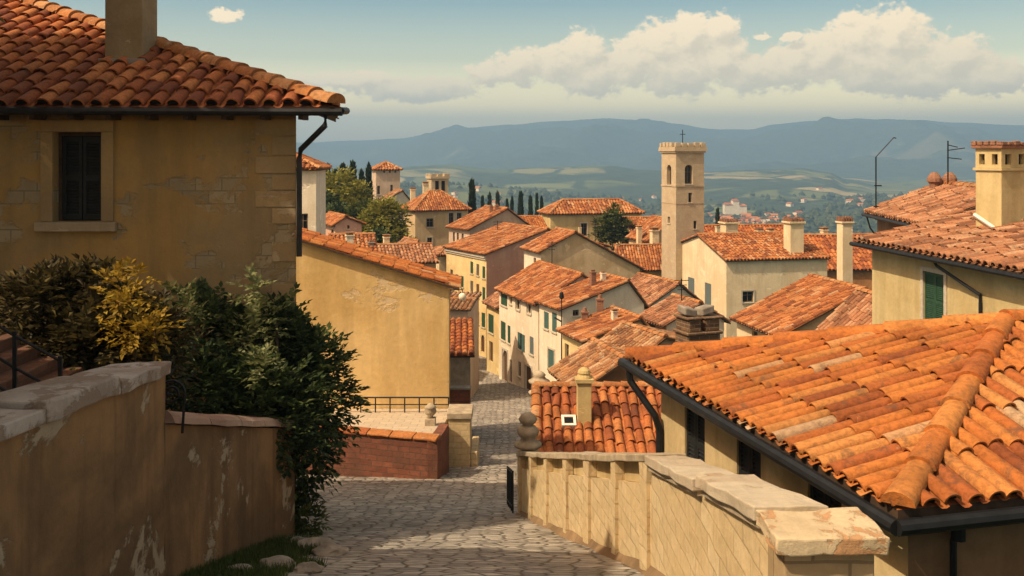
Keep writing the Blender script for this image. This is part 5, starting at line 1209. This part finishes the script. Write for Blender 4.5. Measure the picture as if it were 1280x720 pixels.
def aerials():
    for px, py, d, h, lb in ((690, 333, 78, 2.0, 'small roof aerial on the ridge of the green-shuttered white street house'), (622, 303, 100, 2.2, 'small roof aerial on the tall yellow street house'), (744, 300, 88, 1.8, 'small roof aerial on the beige blank-gabled house'), (852, 379, 60, 1.5, 'small roof aerial on the small cream house before the church house')):
        t = thing('roof_antenna', P(px, py, d), lb, 'antenna'); p = P(px, py, d); k = MB(); k.tube([p + V((0, 0, -.6)), p + V((0, 0, h))], .035, 5); k.build('mast', M['iron'], t)
        k = MB()
        for i in range(3): k.tube([p + V((-.45 + .1 * i, 0, h - .12 - .28 * i)), p + V((.45 - .1 * i, .1, h - .12 - .28 * i))], .022, 4)
        k.build('prong', M['iron'], t)
aerials()
def village():
    mw, mr = M['white'], M['tile_red']; g = random.Random(4)
    m = MB(); m.box(-7, 7, -5, 5, 0, 7); proto = None; rm = MB(); rm.slab([V((-7.5, -5.6, 7)), V((7.5, -5.6, 7)), V((7.5, 0, 9.6)), V((-7.5, 0, 9.6))], (0, 0, -.3)); rm.slab([V((-7.5, 5.6, 7)), V((7.5, 5.6, 7)), V((7.5, 0, 9.6)), V((-7.5, 0, 9.6))], (0, 0, -.3))
    spots = []
    for i in range(60):
        px, py = g.gauss(930, 34), g.gauss(278, 5)
        spots.append((px, py))
    for i in range(10): spots.append((g.uniform(560, 820), g.uniform(238, 262)))
    for i in range(7): spots.append((g.uniform(960, 1090), g.uniform(236, 262)))
    root = None
    for px, py in spots:
        # march along the sight line to the land
        d = 900.0; x = y = z = 0
        while d < 3600:
            x, z = kx(px) * d, zat(py, d); r = math.hypot(x, d); a = math.degrees(math.atan2(x, d)); h = hills_z(x, d, a, r) if r > 1050 else gz(x, d)
            if h >= z: break
            d += 12
        else: continue
        if root is None:
            root = thing('village_house', (0, 0, 0), 'tiny white house in the distant valley beyond the town', 'house', 'distant village houses'); w = m.build('wall', mw, root); rf = rm.build('roof', mr, root); cur = root
            kids = [w, rf]
        else:
            cur = root.copy(); C.objects.link(cur)
            for k in kids: c = k.copy(); C.objects.link(c); c.parent = cur
        cur.location = (x, d, h - .6); cur.rotation_euler.z = g.uniform(0, 3.1); s = g.uniform(.5, 1.0); cur.scale = (s, s, s)
    # pale villa on the valley slope
    px, py = 918, 268; d = 1250
    while d < 3600:
        x, z = kx(px) * d, zat(py, d); r = math.hypot(x, d); h = hills_z(x, d, math.degrees(math.atan2(x, d)), r)
        if h >= z: break
        d += 12
    v = thing('country_villa', (x, d, h), 'large pale villa on the valley slope right of the bell tower', 'villa'); k = MB()
    for a, b, t in ((-17, -4, 16), (-4, 6, 22), (6, 18, 14)): k.box(x + a, x + b - .02, d - 8, d + 8, h - 4, h + t)
    k.build('wall', M['white'], v); k = MB()
    for a, b, t in ((-17.6, -4.4, 16), (-4.3, 6.3, 22), (6.4, 18.6, 14)): k.obox((x + a, d - 9), (b - a, 0), (0, 18), h + t + .01, h + t + 2.6, 0, .5)
    k.build('roof', M['tile_red'], v)
village()
# ------------------------------------------------------------------ plants
DARKG = [(0, (.025, .045, .016)), (.4, (.045, .075, .024)), (.75, (.075, .11, .034)), (.94, (.12, .15, .045)), (1, (.2, .22, .08))]
M['leaf_dark'] = leaf_mat('leaf_dark_green', DARKG)
M['leaf_brown'] = leaf_mat('leaf_bronze', [(0, (.035, .028, .012)), (.5, (.07, .055, .02)), (.85, (.11, .09, .03)), (1, (.19, .14, .045))])
M['leaf_gold'] = leaf_mat('leaf_golden', [(0, (.20, .12, .015)), (.4, (.36, .22, .02)), (.8, (.48, .32, .03)), (1, (.50, .38, .08))], .35)
M['leaf_pale'] = leaf_mat('leaf_pale_green', [(0, (.09, .11, .035)), (.5, (.2, .22, .08)), (1, (.36, .37, .18))], .35)
M['leaf_olive'] = leaf_mat('leaf_olive', [(0, (.16, .17, .03)), (.5, (.28, .27, .045)), (1, (.40, .37, .08))])
M['leaf_mid'] = leaf_mat('leaf_mid_green', [(0, (.05, .07, .017)), (.5, (.09, .115, .027)), (1, (.15, .17, .045))])
M['cypress'] = leaf_mat('cypress_green', [(0, (.012, .026, .014)), (.6, (.025, .045, .02)), (1, (.045, .065, .025))], .1)
M['bark'] = flat('bark', (.09, .065, .045), .95, .5, 6, 0, .6)

def leaf(mb, p, a, n, ln, wd):
    """one pointed, folded leaf from p along a"""
    s = a.cross(n).normalized(); n = s.cross(a); b = len(mb.v)
    mb.v += [p, p + a * ln * .45 + s * wd + n * ln * .10, p + a * ln - n * ln * .08, p + a * ln * .45 - s * wd + n * ln * .10]
    mb.f.append((b, b + 1, b + 2, b + 3)); mb.m.append(0)
def rdir(g):
    while True:
        v = V((g.uniform(-1, 1), g.uniform(-1, 1), g.uniform(-1, 1)))
        if .05 < v.length < 1: return v.normalized()
def sprig(mb, g, p, d, ln, size, k, droop=.25):
    """a twig with leaves along both sides"""
    d = d.normalized(); up = V((0, 0, 1)); s = d.cross(up)
    s = s.normalized() if s.length > .05 else V((1, 0, 0)); n = s.cross(d)
    for i in range(k):
        t = (i + .6) / k; q = p + d * ln * t - up * droop * ln * t * t; sd = 1 if i % 2 else -1
        a = (d * .55 + s * sd * .8 + rdir(g) * .35).normalized()
        leaf(mb, q, a, (n + rdir(g) * .5).normalized(), size * g.uniform(.55, 1.35), size * g.uniform(.2, .36))
    leaf(mb, p + d * ln - up * droop * ln, d, n, size, size * .28)
def foliage(mb, g, blobs, n, size, k=5, ln=.35, hollow=.45):
    tot = sum(b[1] * b[2] * b[3] for b in blobs); m = sum(1 for _ in blobs)
    for (c, rx, ry, rz) in blobs:
        c = V(c); cnt = int(n * (rx * ry * rz) ** .667 / sum((b[1] * b[2] * b[3]) ** .667 for b in blobs))
        for _ in range(cnt):
            d = rdir(g); f = hollow + (1 - hollow) * g.random() ** .6
            f *= 1 + .32 * noise.noise(d * 2.3 + c * 1.7) + .14 * noise.noise(d * 6 + c)
            p = c + V((d.x * rx, d.y * ry, d.z * rz)) * f
            if noise.noise(p * (1.6 / max(.3, (rx + rz) / 2))) < -.28: continue
            sprig(mb, g, p, (d + rdir(g) * .6 + V((0, 0, .25))).normalized(), ln * g.uniform(.6, 1.3), size, k)
def plant(name, label, cat, loc, blobs, n, size, mat, stems=(), k=5, ln=.35, seed=1, group=None, extra=()):
    g = random.Random(seed); r = thing(name, loc, label, cat, group)
    mb = MB(); foliage(mb, g, blobs, n, size, k, ln); mb.build('foliage', M[mat], r)
    for (bl, nn, sz, mt) in extra:
        mb = MB(); foliage(mb, g, bl, nn, sz, k, ln, .2); mb.build('foliage', M[mt], r)
    tb = MB()
    for s in stems: tb.tube(s[0], s[1], 6, 0, s[1] * .35)
    if stems: tb.build('stem', M['bark'], r)
    return r
g0 = random.Random(3)
def stems_to(base, tips, r): return [([V(base), V(base).lerp(V(t), .5) + V((g0.uniform(-.1, .1), g0.uniform(-.1, .1), .1)), V(t)], r) for t in tips]
# right-hand shrub that hangs over the street corner
W_ = lambda px, py, d: tuple(P(px, py, d))
bl = [(W_(300, 442, 19.9), 1.0, .5, .95), (W_(345, 430, 20.0), .7, .42, .85), (W_(245, 425, 19.4), .75, .6, .8), (W_(375, 468, 19.9), .85, .5, .9), (W_(330, 520, 18.4), 1.05, .8, .9), (W_(400, 500, 19.8), .62, .45, .8), (W_(255, 480, 18.4), .8, .7, .6), (W_(378, 555, 19.6), .5, .45, .75), (W_(364, 605, 19.6), .2, .25, .5)]
plant('leafy_shrub', 'large dark green shrub spilling over the lower garden wall beside the big house', 'shrub', (-4.6, 19.6, -6.5), bl, 3300, .16, 'leaf_dark',
      stems_to((-4.35, 19.5, -7.4), [W_(300, 430, 19.2), W_(370, 470, 18.9), W_(330, 520, 18.6), W_(260, 450, 18.6), W_(345, 400, 19.3)], .07), 6, .34, 11,
      extra=[([(W_(318, 410, 19.3), .42, .3, .42), (W_(305, 432, 19.2), .4, .3, .3), (W_(328, 462, 18.1), .25, .25, .3), (W_(222, 375, 18.0), .14, .14, .32), (W_(232, 395, 17.9), .22, .2, .2), (W_(318, 365, 18.7), .2, .2, .25)], 250, .14, 'leaf_pale')])
bl = [(W_(70, 400, 16.2), .85, .7, .75), (W_(110, 385, 16.6), .7, .6, .6), (W_(120, 430, 15.8), .9, .7, .6), (W_(60, 440, 15.6), .6, .6, .5), (W_(175, 430, 16.4), .7, .6, .6), (W_(45, 375, 16.0), .35, .35, .3), (W_(122, 358, 16.4), .3, .3, .25)]
plant('bronze_shrub', 'dark bronze-leaved shrub between the garden railing and the golden bush', 'shrub', (-6.8, 16.2, -4.6), bl, 2300, .15, 'leaf_brown',
      stems_to((-6.8, 16.0, -4.9), [W_(70, 400, 16.2), W_(110, 390, 16.6), W_(130, 430, 15.9), W_(90, 440, 15.6), W_(175, 430, 16.4)], .045) + [([V((-6.8 + i * .22, 15.6, -4.6)), V((-6.9 + i * .25, 15.7, -3.2))], .02) for i in range(-3, 6)], 6, .36, 12)
bl = [(W_(146, 362, 15.6), .17, .17, .2), (W_(160, 372, 15.5), .2, .18, .15), (W_(148, 395, 15.4), .1, .1, .25), (W_(170, 412, 15.2), .22, .2, .16), (W_(192, 410, 15.3), .16, .15, .12), (W_(182, 424, 15.2), .22, .2, .1), (W_(172, 346, 15.7), .08, .08, .08)]
plant('golden_shrub', 'bright golden-leaved bush in front of the dark bronze shrub', 'shrub', (-5.8, 15.4, -4.5), bl, 150, .13, 'leaf_gold', stems_to((-5.9, 15.5, -4.6), [W_(150, 365, 15.6), W_(165, 380, 15.5), W_(172, 415, 15.2), W_(195, 408, 15.3)], .025), 6, .3, 13)
plant('wall_weed', 'small green plant at the street corner below the large shrub', 'plant', (-4.2, 19.6, -7.5), [(W_(376, 640, 19.6), .28, .25, .28), (W_(385, 652, 19.2), .22, .2, .16)], 130, .13, 'leaf_mid', (), 5, .2, 14)

def tree(name, label, base, blobs, n, size, mat, group=None, seed=1, tr=.25, k=4, ln=.6):
    g = random.Random(seed); r = thing(name, base, label, 'tree', group); mb = MB(); foliage(mb, g, blobs, n, size, k, ln); mb.build('crown', M[mat], r)
    t = MB(); b = V(base); c = sum((V(q[0]) for q in blobs), V()) / len(blobs); t.tube([b, b.lerp(c, .55) + V((.1, 0, 0)), c], tr, 7, 0, tr * .4)
    for q in blobs[:6]: t.tube([b.lerp(c, .6), b.lerp(c, .6).lerp(V(q[0]), .6) + V((0, 0, .1)), V(q[0])], tr * .4, 5, 0, tr * .12)
    t.build('trunk', M['bark'], r); return r
def bz(px, d): x = kx(px) * d; return (x, d, gz(x, d))
GT = 'broad trees on the slope behind the ochre house'
tree('broadleaf_tree', 'sunlit olive-green round tree below the dark cypresses', bz(430, 128), [(W_(425, 232, 128), 2.2, 2, 1.7), (W_(440, 246, 127), 2.3, 2, 1.9), (W_(410, 250, 128), 1.9, 1.8, 1.9), (W_(448, 262, 126), 2.2, 2, 2), (W_(425, 268, 126), 2.6, 2, 2)], 1500, .55, 'leaf_olive', GT, 21)
tree('broadleaf_tree', 'yellow-green round tree just left of the hip-roofed ochre house', bz(482, 112), [(W_(478, 270, 112), 1.9, 1.7, 1.6), (W_(492, 276, 112), 1.4, 1.4, 1.6), (W_(465, 284, 112), 1.7, 1.6, 1.7), (W_(486, 296, 111), 1.9, 1.7, 1.6)], 1400, .5, 'leaf_olive', GT, 22)
tree('broadleaf_tree', 'small light green tree between the two rounder trees on the slope', bz(455, 116), [(W_(456, 266, 116), 1.5, 1.4, 1.0), (W_(450, 278, 116), 1.6, 1.5, 1.3), (W_(468, 262, 117), .9, .9, .7)], 800, .5, 'leaf_mid', GT, 23)
tree('broadleaf_tree', 'dark shaded tree in the hollow beside the small pink house', bz(408, 120), [(W_(405, 262, 122), 1.8, 1.6, 2.2), (W_(418, 282, 118), 2.2, 1.8, 2.2), (W_(442, 284, 118), 1.8, 1.6, 1.8), (W_(470, 306, 108), 1.3, 1.3, 1.2)], 1000, .55, 'leaf_dark', GT, 24)
pn = tree('pine_tree', 'loose dark pine in front of the broad yellow villa', bz(767, 122), [(W_(768, 272, 122), 1.0, 1, .7), (W_(758, 281, 122), 1.3, 1.1, .7), (W_(776, 284, 122), 1.3, 1.1, .7), (W_(764, 292, 122), 1.9, 1.3, .7), (W_(778, 295, 122), 1.2, 1.1, .5), (W_(768, 264, 122), .5, .5, .6)], 700, .5, 'leaf_mid', None, 25)

def cyp_mesh(seed, n):
    g = random.Random(seed); mb = MB(); H = 10.0
    for _ in range(n):
        t = g.random() ** .8; z = t * H; r = (1.0 * min(1, t * 6) ** .5) * (1 - t) ** .62 * .86; a = g.uniform(0, 2 * math.pi); r *= 1 + .25 * noise.noise(V((math.cos(a) * 1.5, math.sin(a) * 1.5, z * .5)))
        q = r * g.uniform(.6, 1.0); p = V((q * math.cos(a), q * math.sin(a), z)); d = V((math.cos(a) * .45, math.sin(a) * .45, 1)) + rdir(g) * .4
        leaf(mb, p, d.normalized(), V((math.cos(a), math.sin(a), 0)), g.uniform(.45, .8), g.uniform(.12, .2))
    return mb
def cypress_row():
    # (px, top row, crown half width px, distance, label)
    L_ = [(590, 227, 8, 142, 'tall dark cypress right of the hip-roofed ochre house'), (399, 211, 7, 135, 'cypress rising just right of the tall white house'), (410, 206, 6, 138, 'slender cypress next to the one beside the tall white house'),
          (419, 213, 7, 142, 'shorter blunt cypress in the dark clump behind the olive-green tree'), (429, 206, 9, 146, 'broad cypress in the middle of the dark clump'), (441, 203, 8, 143, 'tallest pointed cypress of the dark clump'), (452, 214, 7, 150, 'low cypress between the tallest one and the square tower'), (461, 206, 7, 146, 'cypress standing directly left of the square tower'),
          (603, 246, 4, 190, None), (612, 243, 5, 200, None), (622, 241, 5, 185, None), (634, 250, 4, 195, None), (651, 241, 6, 190, None), (663, 246, 5, 195, None), (671, 243, 4, 188, None), (677, 247, 4, 190, None), (640, 247, 4, 205, None), (897, 262, 5, 200, 'lone far cypress right of the bell tower above the crowned chimney')]
    protos = []
    for i in range(3):
        r = thing('cypress_tree', (0, 0, 0), 'cypress', 'tree'); c = cyp_mesh(40 + i, 900).build('crown', M['cypress'], r); t = MB(); t.tube([V((0, 0, -.8)), V((0, 0, 3))], .16, 6, 0, .08); tt = t.build('trunk', M['bark'], r); protos.append((r, (c, tt)))
    used = set()
    for i, (px, py, hw, d, lb) in enumerate(L_):
        r, ks = protos[i % 3]
        if i % 3 in used:
            o = r.copy(); C.objects.link(o)
            for k in ks: kk = k.copy(); C.objects.link(kk); kk.parent = o
        else: o = r; used.add(i % 3)
        x = kx(px) * d; zb = gz(x, d) + (4 if lb is None else 0); zt = zat(py, d); o.location = (x, d, zb); s = (zt - zb) / 10.3; w = hw / F * d * 1.15; o.scale = (w, w, s); o.rotation_euler.z = i * 1.3
        o['label'] = lb or 'small far cypress in the row below the blue hills'; o['group'] = 'far row of cypresses' if lb is None else 'dark cypresses around the town'
cypress_row()

# unseen tree left of the frame, placed and shaped to shade the big house
tree('shade_tree', 'unseen leafy tree left of the big house, placed to shade it', (-13.5, 16.8, -4.5), [((-13.5, 17.6, 6.2), 2.9, 2.2, 3.0), ((-15.2, 18.6, 7.5), 2.6, 2.0, 2.6), ((-13.2, 18.2, 9.6), 2.4, 1.9, 2.2), ((-16.5, 17.4, 5.0), 2.5, 2.1, 2.4), ((-12.4, 17.9, 3.8), 2.0, 1.8, 2.0), ((-18, 18.2, 8.5), 2.8, 2.4, 2.8)], 3400, .42, 'leaf_mid', None, 31, .35, 5, .8)

def grass_patch():
    g = random.Random(9); mb = MB()
    for _ in range(14000):
        y = g.uniform(11.0, 17.6); t = (y - 11) / 6.6; wmax = 2.1 * (1 - .5 * t) * (.75 + .35 * noise.noise(V((y * .9, 2, 0)))); x = -4.18 + g.random() ** 1.2 * wmax
        if noise.noise(V((x * 1.7, y * 1.7, 1))) < -.3: continue
        h = g.uniform(.07, .2); a = g.uniform(0, 6.28); b = V((x, y, zr(y) - .02)); s = V((math.cos(a), math.sin(a), 0)) * .012; ln = V((g.uniform(-.07, .07), g.uniform(-.07, .07), h))
        i = len(mb.v); mb.v += [b - s, b + s, b + ln]; mb.f.append((i, i + 1, i + 2)); mb.m.append(0)
    tag(mb.build('grass', leaf_mat('grass_blade', [(0, (.035, .06, .014)), (.6, (.07, .11, .025)), (1, (.13, .16, .045))])), kind='stuff')
    for i, (px, py, d, r) in enumerate(((395, 676, 16.2, .24), (412, 688, 15.5, .2), (376, 668, 16.9, .18), (345, 714, 13.6, .22), (385, 720, 13.3, .16), (300, 700, 13.2, .15))):
        p = P(px, py, d); z = zr(d); k = MB(); k.blob((p.x, d, z + r * .2), r * 1.3, r, r * .55, i + 1, .35, 0, 3); o = k.build('stone', M['greystone'], loc=(p.x, d, z), smooth=False)
        tag(o, ['pale flat stone at the upper edge of the grass by the street', 'pale stone beside the grass, below the flat one', 'small stone at the grass corner under the shrub', 'grey stone in the grass near the bottom edge', 'smaller grey stone at the bottom edge of the grass', 'stone in the grass at the foot of the lower garden wall'][i], 'stone', 'stones around the grass')
grass_patch()

def woodland():
    g = random.Random(17); mb = MB(); n = 0
    def bit(x, y, z, r, h, cone):
        i = len(mb.v); k = 5; a0 = g.uniform(0, 6.28)
        mb.v.append(V((x, y, z + h)))
        for lv, (rr, hh) in enumerate(((.75, .62), (1.0, .25))) if not cone else enumerate(((.5, .5), (1.0, .05))):
            for j in range(k): a = a0 + 2 * math.pi * j / k + lv * .6; q = r * rr * g.uniform(.8, 1.2); mb.v.append(V((x + q * math.cos(a), y + q * math.sin(a), z + h * hh)))
        for j in range(k): mb.f.append((i, i + 1 + j, i + 1 + (j + 1) % k)); mb.f.append((i + 1 + j, i + 6 + j, i + 6 + (j + 1) % k, i + 1 + (j + 1) % k)); mb.m += [0, 0]
    while n < 5200:
        r = g.uniform(230, 2100); a = g.uniform(-29, 29)
        if g.random() > .25 + r / 2600: continue
        x, y = r * math.sin(R(a)), r * math.cos(R(a)); f = noise.fractal(V((x * .0035, y * .0035, 9)), 1, 2, 4)
        if f < .04 and g.random() > .06: continue
        z = hills_z(x, y, a, r) if r > 1075 else gz(x, y); s = g.uniform(2.2, 4.5) * (1 + r / 2500); bit(x, y, z - .6, s, s * g.uniform(1.3, 2.2), g.random() < .25); n += 1
    tag(mb.build('woodland', leaf_mat('woodland_green', [(0, (.018, .032, .012)), (.6, (.035, .055, .018)), (1, (.07, .085, .03))], .05)), kind='stuff')
woodland()
